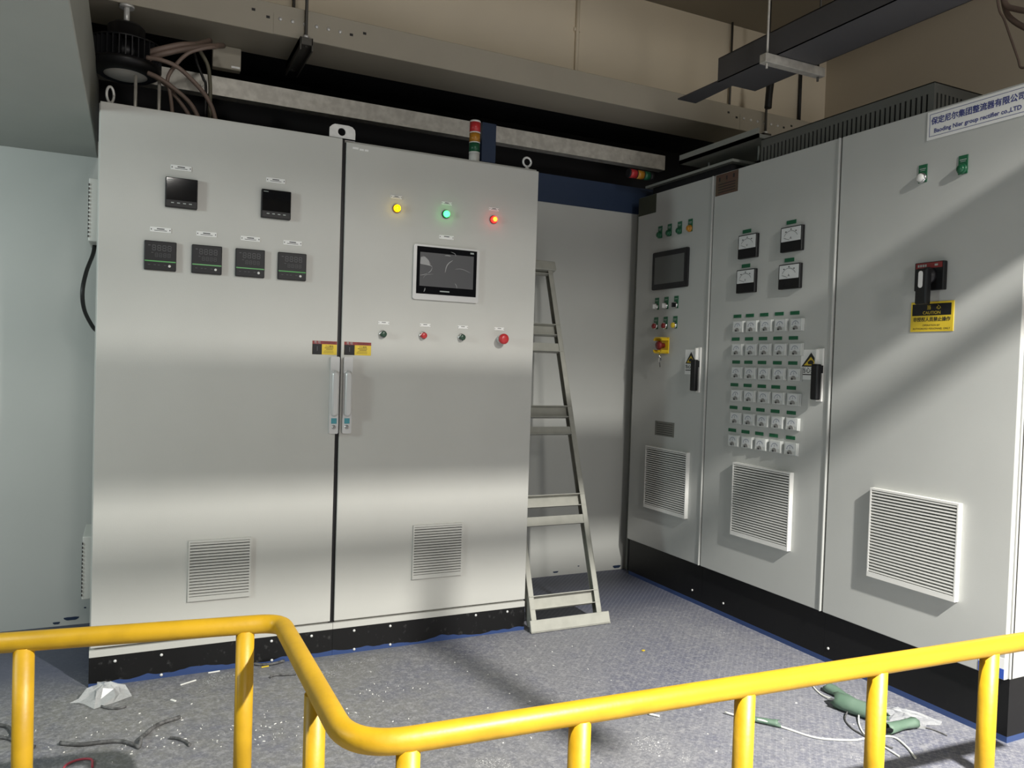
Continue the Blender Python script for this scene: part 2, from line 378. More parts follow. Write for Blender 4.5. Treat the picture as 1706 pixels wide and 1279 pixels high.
def handle_left(p, x0, x1, z0, z1):
    xc = (x0+x1)/2; wd = x1-x0
    bm = new(); poly_prism(bm, rrect(x0, x1, z0, z1, 0.006), -0.022, 0)
    o = obj('door_handle', bm, m_silver, p)
    bm = new()
    prof = rrect(xc-wd*0.42, xc+wd*0.42, z1-0.252, z1-0.058, wd*0.40, 6)
    n = len(prof); cx, cz = xc, z1-0.155
    rings = []
    for s, y in ((1.0, -0.022), (0.97, -0.033), (0.80, -0.040), (0.45, -0.043)):
        rings.append([bm.verts.new((cx+(x-cx)*s, y, cz+(z-cz)*(1-(1-s)*0.18))) for x, z in prof])
    for a, c in zip(rings, rings[1:]):
        for k in range(n):
            f = bm.faces.new((a[k], a[(k+1) % n], c[(k+1) % n], c[k])); f.smooth = True
    bm.faces.new(rings[-1]); obj('grip_lever', bm, m_silver, o)
    bars(o, [(xc-wd*0.30, xc+wd*0.30, z1-0.283, z1-0.260)], -0.022, m_teal, 'teal_lock_tab', 0.0015)
    b = new(); lathe(b, [(0.009, 0), (0.009, 0.003), (0.007, 0.004)], '-y', 18, (xc, -0.022, z1-0.298)); k = obj('key_cylinder', b, m_chrome, o)
def touch_panel(p, x0, x1, z0, z1, frame_m, bez, scr, br):
    bm = new(); poly_prism(bm, rrect(x0, x1, z0, z1, 0.010), -0.012, 0)
    o = obj('touch_panel', bm, frame_m, p)
    bx0, bx1, bz0, bz1 = bez
    obj('bezel', bx(new(), bx0, bx1, -0.0135, -0.011, bz0, bz1), m_gloss if br else m_dark, o)
    sx0, sx1, sz0, sz1 = scr
    bm = new(); bx(bm, sx0, sx1, -0.0145, -0.013, sz0, sz1)
    obj('screen', bm, m_screen if br else m_screen2, o)
    return o
def green_tag_lamp(p, x, z, lens, r=0.0165, deep=0.024, name='indicator_lamp', bez=None):
    """round fitting with a green legend plate standing above it"""
    bm = new(); bx(bm, x-0.019, x+0.019, -0.003, 0, z-0.018, z+0.052, 0.001, 1); t = obj('legend_plate', bm, m_tag, p)
    bars(t, [(x-0.013, x+0.013, z+0.034, z+0.037), (x-0.010, x+0.010, z+0.028, z+0.030)], -0.003, m_legend)
    b = new(); lathe(b, [(r*1.2, 0.003), (r*1.2, 0.010), (r*1.02, 0.014), (r*0.9, 0.014)], '-y', 20, (x, 0, z))
    o = obj(name, b, bez or m_green, p)
    b = new(); lathe(b, [(r*0.9, 0.012), (r*0.9, deep-0.004), (r*0.6, deep), (0.001, deep+0.001)], '-y', 20, (x, 0, z))
    obj('lens', b, lens, o); return o
def switch(p, x, z, cap, ring=m_chrome):
    bm = new(); bx(bm, x-0.019, x+0.019, -0.003, 0, z-0.018, z+0.052, 0.001, 1); t = obj('legend_plate', bm, m_tag, p)
    bars(t, [(x-0.013, x+0.013, z+0.034, z+0.037)], -0.003, m_legend)
    b = new(); lathe(b, [(0.0185, 0.003), (0.0185, 0.010), (0.0155, 0.014)], '-y', 20, (x, 0, z)); o = obj('selector_switch', b, ring, p)
    b = new(); lathe(b, [(0.013, 0.012), (0.013, 0.020)], '-y', 16, (x, 0, z)); bx(b, x-0.0035, x+0.0035, -0.032, -0.018, z-0.013, z+0.013, 0.001, 1)
    obj('knob', b, cap, o)
def big_meter(p, x0, x1, z0, z1, letter):
    d = 0.019; W, H = x1-x0, z1-z0
    o = obj('panel_meter', bx(new(), x0, x1, -d, 0, z0, z1, 0.003), m_black, p)
    dx0, dx1, dz0, dz1 = x0+W*0.05, x1-W*0.05, z0+H*0.41, z1-H*0.045
    dl = obj('dial', bx(new(), dx0, dx1, -d-0.0008, -d, dz0, dz1), m_dial, o)
    bm = new(); cx, cz = (x0+x1)/2, z0+H*0.42; R = W*0.36
    for k in range(24):
        a0, a1 = math.radians(150-5*k), math.radians(150-5*(k+1)); 
        P = [(cx+q*math.cos(a), -d-0.0014, cz+q*math.sin(a)) for q, a in ((R, a0), (R, a1), (R-0.0016, a1), (R-0.0016, a0))]
        bm.faces.new([bm.verts.new(v) for v in P])
    for k in range(3):
        a = math.radians(125-35*k)
        x, z = cx+R*1.13*math.cos(a), cz+R*1.13*math.sin(a); bx(bm, x-0.004, x+0.004, -d-0.0014, -d-0.0008, z-0.002, z+0.002)
    tube(bm, [(cx-R*0.15, -d-0.0014, cz+R*0.1), (cx-R*0.9, -d-0.0014, cz+R*0.35)], 0.0006, 4)
    obj('scale_markings', bm, m_ink, o)
    letters(o, letter, cx, -d-0.0012, cz+R*0.28, 0.017, m_ink)
    return o

# ------------------------------------------------------------------ setting
struct('floor', bx(new(), -4, 6.0, -6.5, 1.45, -0.1, 0), m_floor)
struct('wall_back', bx(new(), -4, 2.96, 0.80, 0.83, 0, 2.235), m_wallb)
struct('trim_1', bx(new(), -0.03, 4.58, 0.795, 0.86, 2.235, 2.40), m_bluep)      # blue beam over the sheet wall
struct('trim_2', bx(new(), 1.86, 1.945, 0.735, 0.77, 2.40, 2.615), m_bluep)     # blue stub column
bm = new(); bx(bm, 2.96, 3.10, 0.775, 0.83, 0, 2.235); struct('wall_shade_strip', bm, m_duct)  # added grey strip, its colour stands in for shade at the wall's end
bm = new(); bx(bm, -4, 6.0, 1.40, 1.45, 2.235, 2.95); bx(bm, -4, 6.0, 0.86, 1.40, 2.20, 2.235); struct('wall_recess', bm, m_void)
bm = new(); bx(bm, -4, 4.65, 0.85, 0.95, 2.86, 3.59); struct('wall_upper', bm, m_wallu)
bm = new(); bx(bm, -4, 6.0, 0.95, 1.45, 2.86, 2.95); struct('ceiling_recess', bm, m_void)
struct('wall_right', bx(new(), 4.58, 4.68, -4.5, 0.85, 0, 3.59), m_wallr)
struct('ceiling', bx(new(), -4, 4.68, -1.6, 0.95, 3.59, 3.69), m_ceil)
bm = new(); tube(bm, [(2.506, 0.838, 2.86), (2.506, 0.838, 3.585)], 0.012, 8)
for z in (3.02, 3.29, 3.5): bx(bm, 2.485, 2.527, 0.836, 0.85, z, z+0.02)
tag(obj('wall_conduit', bm, m_wallu), 'beige conduit pipe clipped to the upper back wall', 'conduit')

# ------------------------------------------------------------------ left control cabinets
LH, LP = 2.2, 0.1124
def screws(parent, pts, y, r=0.0062):
    for x, z in pts:
        b = new(); lathe(b, [(r, 0), (r*0.9, 0.003), (r*0.5, 0.0045), (0.0005, 0.005)], '-y', 10, (x, y, z)); obj('bolt', b, m_zinc, parent)
def cabinet(name, label, loc, rz, wd, H, hp, depth, door, m, plin, plin_m, pset, group):
    t = thing(name, label, 'electrical cabinet', loc, rz, group)
    bm = new(); bx(bm, 0, wd, 0.024, depth, hp, H, 0.002, 1)
    if door[2] > hp+0.02: bx(bm, 0.0, wd, 0.001, 0.03, hp, hp+0.026, 0.001, 1)
    obj('body', bm, m, t)
    obj('door', bx(new(), door[0], door[1], 0, 0.022, door[2], door[3], 0.0025, 2), m, t)
    pl = obj('plinth', bx(new(), 0.0, wd, pset, depth, 0, hp), plin_m, t)
    return t, pl
G = 'control cabinets with yellow striped stickers'
A, plA = cabinet('control_cabinet', 'tall light grey control cabinet with six black meters on its door, left of the pair', (0, 0, 0), 0, 0.921, LH, LP, 0.6, (0.004, 0.909, LP+0.036, LH), m_cab, 0, m_plinl, 0.002, 'pair of control cabinets')
B, plB = cabinet('control_cabinet', 'tall light grey control cabinet with a silver framed touch screen and three lit lamps', (0.922, 0, 0), 0, 0.922, LH, LP, 0.6, (0.004, 0.921, LP+0.036, LH-0.012), m_cab, 0, m_plinl, 0.002, 'pair of control cabinets')
for x0, x1, z0, z1 in ((0.230, 0.345, 1.834, 1.948), (0.584, 0.700, 1.832, 1.946)): power_meter(A, x0, x1, z0, z1)
for x0, x1, z0, z1 in ((0.161, 0.274, 1.589, 1.7), (0.329, 0.440, 1.589, 1.7), (0.491, 0.603, 1.589, 1.7), (0.655, 0.769, 1.589, 1.7)): temp_controller(A, x0, x1, z0, z1)
for x, z in ((0.285, 1.99), (0.64, 1.988), (0.217, 1.745), (0.382, 1.745), (0.547, 1.743), (0.713, 1.742)): nameplate(A, x, z, 0.074, 0.019)
vent_filter(A, 0.340, 0.577, 0.294, 0.536, 0.010, 18, m_cab, 0.0050, 0.012, m_black)
handle_left(A, 0.878, 0.9165, 0.955, 1.281)
screws(A, [(0.089, 0.09), (0.251, 0.092), (0.668, 0.094), (0.832, 0.095), (0.252, 0.013), (0.671, 0.013)], 0.002)
def striped_sticker(p, x0, x1, z0, z1):
    W, H = x1-x0, z1-z0
    o = obj('warning_sticker', bx(new(), x0, x1, -0.0012, 0, z0, z1), m_yel, p, 'red, black and yellow warning sticker')
    bars(o, [(x0, x1, z1-H*0.235, z1)], -0.0012, m_dred, 'red_header', 0.0005)
    bars(o, [(x0, x0+W*0.385, z0, z1-H*0.235)], -0.0012, m_black, 'black_panel', 0.0005)
    letters(o, '危 险', x0+W*0.20, -0.0019, z1-H*0.12, 0.012, m_legend)
    letters(o, 'DANGEROUS', x0+W*0.69, -0.0019, z1-H*0.12, 0.008, m_ink)
    letters(o, '小心触电', x0+W*0.69, -0.0019, z0+H*0.62, 0.0085, m_ink)
    bars(o, [(x0+W*0.50, x0+W*0.86, z0+H*0.48, z0+H*0.515), (x0+W*0.56, x0+W*0.83, z0+H*0.38, z0+H*0.415), (x0+W*0.50, x0+W*0.85, z0+H*0.29, z0+H*0.305),
             (x0+W*0.46, x0+W*0.86, z0+H*0.21, z0+H*0.225), (x0+W*0.46, x0+W*0.86, z0+H*0.13, z0+H*0.145)], -0.0012, m_ink, 'small_print')
    bars(o, [(x0+W*0.19, x0+W*0.21, z0+H*0.25, z0+H*0.6)], -0.0017, m_seg, 'pictogram')
obj('gap_shade_strip', bx(new(), 0.9045, 0.921, 0.012, 0.0235, LP+0.028, LH-0.002), m_black, A); obj('gap_shade_strip', bx(new(), 0.0, 0.008, 0.012, 0.0235, LP+0.028, LH-0.012), m_black, B)  # black strips added to put shade into the gap between the doors
striped_sticker(A, 0.804, 0.907, 1.288, 1.345)
# right-hand one of the pair (local x = world x - 0.922)
ox = 0.922
for (x, z), l, bz in zip(((1.151, 1.933), (1.380, 1.934), (1.614, 1.935)), (m_ly, m_lg, m_lr), (m_amber, m_green, m_red)):
    pilot_lamp(B, x-ox, z, l, bz)
b = new(); lathe(b, [(0.0105, 0.0225), (0.008, 0.0250), (0.001, 0.0255)], '-y', 16, (1.614-ox, 0, 1.935)); obj('lamp_core', b, m_lo, B)
for x, z in ((1.149, 1.983), (1.383, 1.983), (1.616, 1.984)): nameplate(B, x-ox, z, 0.050, 0.014)
nameplate(B, 1.387-ox, 1.832, 0.070, 0.018, lines=1)
for x, z in ((1.108, 1.434), (1.298, 1.434), (1.479, 1.434), (1.662, 1.435)): nameplate(B, x-ox, z, 0.050, 0.014, lines=1)
tp = touch_panel(B, 1.232-ox, 1.546-ox, 1.546, 1.788, m_silver, (1.247-ox, 1.533-ox, 1.572, 1.780), (1.261-ox, 1.517-ox, 1.606, 1.755), True)
bars(tp, [(1.358-ox, 1.404-ox, 1.585, 1.590)], -0.0135, m_legend, 'maker_mark')
bars(tp, [(1.500-ox, 1.517-ox, 1.765, 1.772)], -0.0135, m_legend, 'corner_mark')
# wrinkles of the protective film still on the screen
for pts, r in (([(1.262, 1.702), (1.285, 1.701), (1.312, 1.697), (1.319, 1.690)], .0014), ([(1.319, 1.690), (1.313, 1.676), (1.300, 1.664)], .0016), ([(1.300, 1.664), (1.28, 1.656), (1.262, 1.652)], .0012),
               ([(1.264, 1.733), (1.280, 1.735), (1.300, 1.720), (1.317, 1.692)], .0010), ([(1.416, 1.730), (1.398, 1.717), (1.386, 1.700), (1.380, 1.672)], .0022),
               ([(1.375, 1.748), (1.390, 1.749), (1.405, 1.748)], .0020), ([(1.428, 1.628), (1.436, 1.618), (1.440, 1.606)], .0013), ([(1.405, 1.767), (1.425, 1.760), (1.430, 1.748)], .0009),
               ([(1.282, 1.580), (1.286, 1.588), (1.288, 1.598)], .0022), ([(1.275, 1.635), (1.290, 1.655), (1.33, 1.662)], .0007), ([(1.42, 1.690), (1.46, 1.694), (1.51, 1.678)], .0008)):
    P = smooth_path([(x-ox, -0.0142, z) for x, z in pts], 5); n = len(P)
    obj('film_crease', tube(new(), P, r, 6, rads=[max(0.0002, r*math.sin(PI*(i+0.3)/n)**0.7) for i in range(n)]), m_film, tp)
obj('film_bubble', poly_prism(new(), [(x-ox, z) for x, z in ((1.262, 1.703), (1.310, 1.697), (1.300, 1.720), (1.282, 1.734), (1.264, 1.732))], -0.0149, -0.0145), m_film, tp)
for (x, z), c in zip(((1.104, 1.385), (1.288, 1.387), (1.472, 1.387)), (m_dgreen_btn, m_red, m_dgreen_btn)): push_button(B, x-ox, z, c)
mushroom(B, 1.667-ox, 1.388)
striped_sticker(B, 0.938-ox, 1.055-ox, 1.290, 1.346)
handle_left(B, 0.934-ox, 0.972-ox, 0.956, 1.281)
vent_filter(B, 1.268-ox, 1.507-ox, 0.298, 0.540, 0.010, 18, m_cab, 0.0050, 0.012, m_black)
screws(B, [(x-ox, z) for x, z in ((1.015, 0.096), (1.177, 0.097), (1.589, 0.099), (1.752, 0.098), (1.017, 0.014), (1.179, 0.014))], 0.002)
# small torn label at the top edge
bars(B, [(0.030, 0.055, 2.163, 2.171), (0.060, 0.078, 2.160, 2.168), (0.082, 0.098, 2.160, 2.168)], 0.0, m_plate, 'torn_label', 0.001)
# louvred boxes on the hidden left flank, cable gland side
for z0, z1 in ((1.70, 1.945), (0.29, 0.54)):
    bm = new(); bx(bm, -0.036, 0.0, 0.17, 0.42, z0, z1, 0.004)
    sv = obj('side_vent', bm, m_cab, A)
    bars_bm = new(); n = 14
    for k in range(n):
        z = z0+0.015+(z1-z0-0.03)*k/n; bx(bars_bm, -0.0372, -0.034, 0.165, 0.425, z, z+0.008)
    obj('louvre_slats', bars_bm, m_dark, sv)
# lifting lug and eye bolt
bm = new(); pts = [(0.857, 2.198), (0.967, 2.198), (0.967, 2.245), (0.950, 2.262), (0.874, 2.262), (0.857, 2.245)]
lug = new()
hole = [(0.909+0.0165*math.cos(a), 2.232+0.0165*math.sin(a)) for a in [2*PI*k/24 for k in range(24)]]
outer = []
for k in range(24):
    a = 2*PI*k/24; dx, dz = math.cos(a), math.sin(a); best = 9
    for (xa, za), (xb, zb) in zip(pts, pts[1:]+pts[:1]):
        ex, ez = xb-xa, zb-za; den = dx*ez-dz*ex
        if abs(den) < 1e-9: continue
        t = ((xa-0.909)*ez-(za-2.232)*ex)/den; s = ((xa-0.909)*dz-(za-2.232)*dx)/den
        if t > 0 and -1e-6 <= s <= 1+1e-6: best = min(best, t)
    outer.append((0.909+dx*best, 2.232+dz*best))
for y0, y1 in ((0.020, 0.026),):
    V = [[lug.verts.new((x, y, z)) for x, z in ring] for ring in (outer, hole) for y in (y0, y1)]
    of, ob_, hf, hb = V
    for k in range(24):
        j = (k+1) % 24
        lug.faces.new((of[k], of[j], hf[j], hf[k])); lug.faces.new((ob_[k], hb[k], hb[j], ob_[j]))
        lug.faces.new((of[k], ob_[k], ob_[j], of[j])); lug.faces.new((hf[k], hf[j], hb[j], hb[k]))
bm.free()
bx(lug, 0.857, 0.967, 0.020, 0.075, 2.2, 2.206)
tag(obj('lifting_lug', lug, m_zinc), 'bright zinc lifting plate with a round hole joining the two control cabinets', 'lifting lug')
bm = new(); c = Vector((1.809-ox, 0.06, 2.240))
tube(bm, [c+Vector((0.021*math.cos(a), 0, 0.021*math.sin(a))) for a in [2*PI*k/24 for k in range(25)]], 0.0052, 8)
lathe(bm, [(0.012, 2.200), (0.012, 2.210), (0.006, 2.214), (0.006, 2.220)], 'z', 12, (1.809-ox, 0.06, 0)); obj('lifting_eye', bm, m_zinc, B)

# signal tower standing on the right control cabinet
def tower(label, loc, rot, base_m, h):
    t = thing('signal_tower', label, 'signal light', loc, 0, 'signal towers'); t.rotation_euler = rot; r = 0.0265
    z = h[0]
    b = new(); lathe(b, [(0.012, 0), (0.012, 0.008), (r*0.96, 0.010), (r*0.96, z)], 'z', 24); obj('base', b, base_m, t)
    for m, hh in zip((m_green, m_amber, m_red), h[1:]):
        b = new(); lathe(b, [(r, z), (r, z+0.005)], 'z', 24); obj('ring', b, m_white if base_m is m_white else m_dark, t)
        b = new(); lathe(b, [(r*0.97, z+0.005), (r*0.97, z+hh)], 'z', 24); obj('lens', b, m, t); z += hh
    b = new(); lathe(b, [(r, z), (r, z+0.005), (r*0.9, z+0.009)], 'z', 24); obj('cap', b, m_white if base_m is m_white else m_dark, t)
    return t
tower('white based signal tower with red, amber and green lenses upright on the cabinet', (1.572, 0.15, 2.2), (0, 0, 0), m_white, (0.066, 0.047, 0.047, 0.051))

# ------------------------------------------------------------------ right rectifier cabinets (front at x=2.889, facing -x)
RX, RH, RP = 2.889, 2.305, 0.224
def rcab(label, y, wd, door):
    return cabinet('rectifier_cabinet', label, (RX, y, 0), -PI/2, wd, RH, RP, 0.8, door, m_cabr, 0, m_plinr, 0.022, 'row of rectifier cabinets')
C1, pl1 = rcab('narrow light grey cabinet in the corner with a dark touch screen and yellow emergency stop', 0.682, 0.689, (0.001, 0.684, RP, RH))
C2, pl2 = rcab('light grey cabinet bearing thirty small ammeters in a grid', -0.0075, 0.8275, (0.003, 0.822, RP, RH))
C3, pl3 = rcab('nearest light grey rectifier cabinet with a company sign and black isolator switch', -0.8356, 0.8114, (0.004, 0.806, RP, RH))
o1, o2, o3 = -0.682, 0.0075, 0.8356
for t, xe in ((C1, 0.684), (C2, 0.822)):
    obj('door_edge', bx(new(), xe-0.006, xe+0.0005, -0.007, 0.02, RP+0.001, RH-0.001, 0.0008, 1), m_cabr, t)
# cabinet 1
for u, m in ((-0.454, m_green), (-0.365, m_green), (-0.272, m_green), (-0.179, m_amber)): green_tag_lamp(C1, u-o1, 2.053, m, bez=m)
touch_panel(C1, -0.504-o1, -0.177-o1, 1.733, 1.952, m_dark, (-0.492-o1, -0.190-o1, 1.745, 1.940), (-0.478-o1, -0.206-o1, 1.765, 1.922), False)
for u, m in ((-0.46, m_silver), (-0.37, m_silver), (-0.279, m_black)): switch(C1, u-o1, 1.636, m)
for u, m in ((-0.462, m_dred), (-0.371, m_dred), (-0.282, m_yel)): green_tag_lamp(C1, u-o1, 1.522, m, bez=m_chrome, name='push_button', deep=0.026)
# yellow shroud with red mushroom button and keys
x0, x1, z0, z1 = -0.435-o1, -0.301-o1, 1.360, 1.455; xc = (x0+x1)/2-0.005; zc = 1.408
bm = new(); bx(bm, xc-0.045, xc+0.045, -0.006, 0, zc-0.047, zc+0.047, 0.003, 1)
n = 22
for a0, a1 in ((35, 145), (215, 325)):
    ring = []
    for k in range(n+1):
        a = math.radians(a0+(a1-a0)*k/n); c, s = math.cos(a), math.sin(a)
        sq = 1/max(abs(c), abs(s)); ro = 0.047*min(sq, 1.12)
        ring.append([bm.verts.new((xc+q*c, y, zc+q*s)) for q, y in ((ro, -0.006), (ro, -0.052), (ro-0.007, -0.052), (ro-0.007, -0.006))])
    for p_, q_ in zip(ring, ring[1:]):
        for k in range(4): bm.faces.new((p_[k], p_[(k+1) % 4], q_[(k+1) % 4], q_[k]))
    bm.faces.new(ring[0]); bm.faces.new(ring[-1][::-1])
es = obj('emergency_stop_guard', bm, m_yelp, C1)
b = new(); lathe(b, [(0.014, 0.004), (0.014, 0.030), (0.024, 0.034), (0.026, 0.044), (0.020, 0.052), (0.001, 0.055)], '-y', 24, (xc, 0, zc)); obj('mushroom_button', b, m_dred, es)
bm = new(); tube(bm, [(xc-0.004, -0.030, zc-0.046), (xc-0.002, -0.034, zc-0.06), (xc, -0.030, zc-0.072)], 0.0035, 8)
bx(bm, xc-0.010, xc+0.004, -0.034, -0.031, zc-0.098, zc-0.070, 0.002, 1); bx(bm, xc-0.001, xc+0.010, -0.029, -0.026, zc-0.088, zc-0.062, 0.002, 1)
obj('key', bm, m_chrome, es)
bm = new(); tube(bm, [(xc-0.002, -0.030, zc-0.096), (xc+0.004, -0.030, zc-0.125)], 0.002, 6); obj('key_ring', bm, m_black, es)
def hand_sign(p, x0, x1, z0, z1):
    W, H = x1-x0, z1-z0
    o = obj('warning_sticker', bx(new(), x0, x1, -0.0012, 0, z0, z1), m_plate, p, 'white sticker with a yellow warning triangle')
    cx = (x0+x1)/2
    poly = new(); poly_prism(poly, [(x0+W*0.04, z0+H*0.43), (x1-W*0.04, z0+H*0.43), (cx, z1-H*0.10)], -0.0020, -0.0012); obj('triangle_border', poly, m_ink, o)
    poly = new(); poly_prism(poly, [(x0+W*0.17, z0+H*0.475), (x1-W*0.17, z0+H*0.475), (cx, z1-H*0.24)], -0.0025, -0.0020); obj('triangle', poly, m_yel, o)
    poly = new(); zc = z0+H*0.57
    poly_prism(poly, [(cx-0.014, zc-0.008), (cx+0.012, zc-0.008), (cx+0.017, zc), (cx+0.010, zc+0.010), (cx-0.004, zc+0.011), (cx-0.010, zc+0.006), (cx-0.017, zc+0.004)], -0.0030, -0.0025)
    obj('hand_symbol', poly, m_ink, o)
    letters(o, '当心夹手', cx, -0.0018, z0+H*0.30, W*0.235, m_ink, bold=0.0004)
    bars(o, [(x0+W*0.06, x1-W*0.06, z0+H*0.15, z0+H*0.185)], -0.0012, m_ink, 'rule_line')
def handle_right(p, x0, x1, z0, z1, gx0, gx1, gz0, gz1):
    bm = new(); bx(bm, x0, x1, -0.010, 0, z0, z1, 0.003); bx(bm, x0, x0+0.012, -0.026, -0.008, z0+0.16, z1-0.004, 0.003)
    o = obj('door_handle', bm, m_white, p)
    bm = new(); bx(bm, gx0, gx1, -0.045, -0.018, gz0, gz1, 0.006)
    bx(bm, gx0+0.006, gx1-0.004, -0.02, -0.006, gz1-0.04, gz1-0.006)
    obj('grip_lever', bm, m_black, o)
hand_sign(C1, -0.181-o1, -0.079-o1, 1.248, 1.384)
handle_right(C1, -0.072-o1, -0.042-o1, 1.151, 1.396, -0.080-o1, -0.042-o1, 1.160, 1.329)
o = obj('rating_plate', bx(new(), -0.435-o1, -0.256-o1, -0.0015, 0, 0.887, 0.970), m_greyst, C1)
bars(o, [(-0.42-o1, -0.27-o1, 0.955-0.012*k, 0.958-0.012*k) for k in range(6)], -0.0015, m_ink)
vent_filter(C1, -0.492-o1, -0.110-o1, 0.455, 0.819, 0.023, 27, m_white, 0.0072, 0.014, m_black)
obj('faded_sticker', bx(new(), 0.001, -0.504-o1, -0.0012, 0, 2.194, 2.303), m_olivest, C1)
# cabinet 2
o = obj('faded_sticker', bx(new(), 0.019-o2, 0.190-o2, -0.0012, 0, 2.192, 2.302), m_brownst, C2)
bars(o, [(0.04-o2, 0.17-o2, 2.205+0.014*k, 2.209+0.014*k) for k in range(4)] + [(0.045-o2, 0.055-o2, 2.265, 2.285), (0.10-o2, 0.108-o2, 2.267, 2.287), (0.152-o2, 0.163-o2, 2.268, 2.288)], -0.0012, m_ink)
for (x0, x1, z0, z1), l in zip(((0.228, 0.359, 1.838, 1.956), (0.516, 0.648, 1.838, 1.955), (0.225, 0.356, 1.666, 1.783), (0.513, 0.645, 1.665, 1.781)), 'VAVA'):
    big_meter(C2, x0-o2, x1-o2, z0, z1, l)
for u, z in ((0.269, 1.976), (0.564, 1.978), (0.272, 1.803), (0.561, 1.802)): nameplate(C2, u-o2, z, 0.060, 0.018, m_tag, m_green, 1)
ROWS = [((.244, .340, .438, .532, .630), 1.4985, (.225, .314, .412, .511, .608), 1.5525), ((.242, .342, .436, .535, .632), 1.3835, (.218, .314, .410, .507, .605), 1.4365),
        ((.246, .342, .436, .534, .631), 1.267, (.228, .316, .410, .511, .608), 1.320), ((.250, .344, .442, .536, .631), 1.153, (.222, .317, .415, .507, .605), 1.2045),
        ((.250, .346, .440, .536, .629), 1.038, (.222, .316, .412, .509, .611), 1.089), ((.241, .339, .434, .530, .627), 0.923, (.219, .315, .411, .506, .613), 0.973)]
proto = None
def ammeter(p):
    d = 0.016
    bm = new(); bx(bm, -0.040, 0.040, -0.008, 0, -0.031, 0.029, 0.002, 1); bx(bm, -0.037, 0.037, -d, -0.006, -0.029, 0.028, 0.003, 2)
    o = obj('ammeter', bm, m_clear, p)
    obj('dial', bx(new(), -0.029, 0.029, -d-0.0006, -d, -0.010, 0.024), m_dial, o)
    bm = new(); R = 0.021
    for k in range(14):
        a0, a1 = math.radians(160-10*k), math.radians(150-10*k)
        P = [(q*math.cos(a), -d-0.0011, -0.004+q*math.sin(a)) for q, a in ((R, a0), (R, a1), (R-0.003, a1), (R-0.003, a0))]
        bm.faces.new([bm.verts.new(v) for v in P])
    bx(bm, -0.0012, 0.0012, -d-0.0012, -d-0.0006, 0.000, 0.010); bx(bm, -0.022, -0.016, -d-0.0012, -d-0.0006, -0.002, 0.001)
    obj('scale_markings', bm, m_scale, o)
    bm = new(); poly_prism(bm, [(0.015*math.cos(a), -0.023+0.017*math.sin(a)) for a in [PI*k/10 for k in range(11)]], -d-0.003, -d); obj('hub_cover', bm, m_hub, o)
    b = new(); lathe(b, [(0.0042, 0), (0.0042, 0.003)], '-y', 10, (-0.006, -d-0.002, -0.021)); obj('zero_screw', b, m_ink, o)
    return o
proto = ammeter(C2); first = True
for us, z, ts, tz in ROWS:
    for u in us:
        if first: proto.location = (u-o2, 0, z); first = False
        else: copy_tree(proto, (u-o2, 0, z), None, C2)
    for u in ts:
        nameplate(C2, u-o2, tz, 0.056, 0.0165, m_tag, m_green, 1)
hand_sign(C2, 0.657-o2, 0.775-o2, 1.246, 1.382)
handle_right(C2, 0.758-o2, 0.792-o2, 1.150, 1.388, 0.757-o2, 0.796-o2, 1.158, 1.317)
vent_filter(C2, 0.256-o2, 0.641-o2, 0.449, 0.814, 0.023, 27, m_white, 0.0072, 0.014, m_black)
# cabinet 3
green_tag_lamp(C3, 1.237-o3, 2.049, m_white, bez=m_chrome); green_tag_lamp(C3, 1.402-o3, 2.049, m_green, bez=m_green)
sx0, sx1, sz0, sz1 = 1.248-o3, 1.640-o3, 2.190, 2.298
sg = obj('company_sign', bx(new(), sx0, sx1, -0.004, 0, sz0, sz1, 0.001, 1), m_plate, C3, 'white company sign with blue lettering')
e = 0.011; t_ = 0.0016
bars(sg, [(sx0+e, sx1-e, sz1-e-t_, sz1-e), (sx0+e, sx1-e, sz0+e, sz0+e+t_), (sx0+e, sx0+e+t_, sz0+e, sz1-e), (sx1-e-t_, sx1-e, sz0+e, sz1-e)], -0.004, m_blue_ink, 'border_line')
letters(sg, '保定尼尔集团整流器有限公司', (sx0+sx1)/2, -0.0046, sz0+0.067, 0.0295, m_blue_ink, bold=0.0007, sx=0.93)
letters(sg, 'Baoding Nier group rectifier co.,LTD', (sx0+sx1)/2, -0.0046, sz0+0.030, 0.0225, m_blue_ink, bold=0.0005, sx=0.98)
# rotary isolator
ix0, ix1, iz0, iz1 = 1.236-o3, 1.358-o3, 1.607, 1.716
iso = obj('isolator_switch', bx(new(), ix0, ix1, -0.022, 0, iz0, iz1, 0.003), m_black, C3)
bars(iso, [(ix0+0.006, ix1-0.006, iz1-0.024, iz1-0.003)], -0.022, m_dred, 'red_strip', 0.001)
bars(iso, [(ix0+0.014+0.010*k, ix0+0.021+0.010*k, iz1-0.018, iz1-0.009) for k in range(4)] + [(ix0+0.085, ix0+0.098, iz1-0.017, iz1-0.010)], -0.023, m_legend, 'lettering')
b = new(); lathe(b, [(0.033, 0.022), (0.033, 0.034), (0.027, 0.038), (0.024, 0.060)], '-y', 28, ((ix0+ix1)/2, 0, iz0+0.055)); obj('rotary_hub', b, m_dark, iso)
bm = new(); bx(bm, 1.282-o3, 1.330-o3, -0.078, -0.048, 1.550, 1.686, 0.006); hd = obj('lever', bm, m_black, iso)
bm = new(); poly_prism(bm, rrect(1.296-o3, 1.314-o3, 1.612, 1.676, 0.009), -0.0795, -0.077); obj('indicator_window', bm, m_plate, iso)
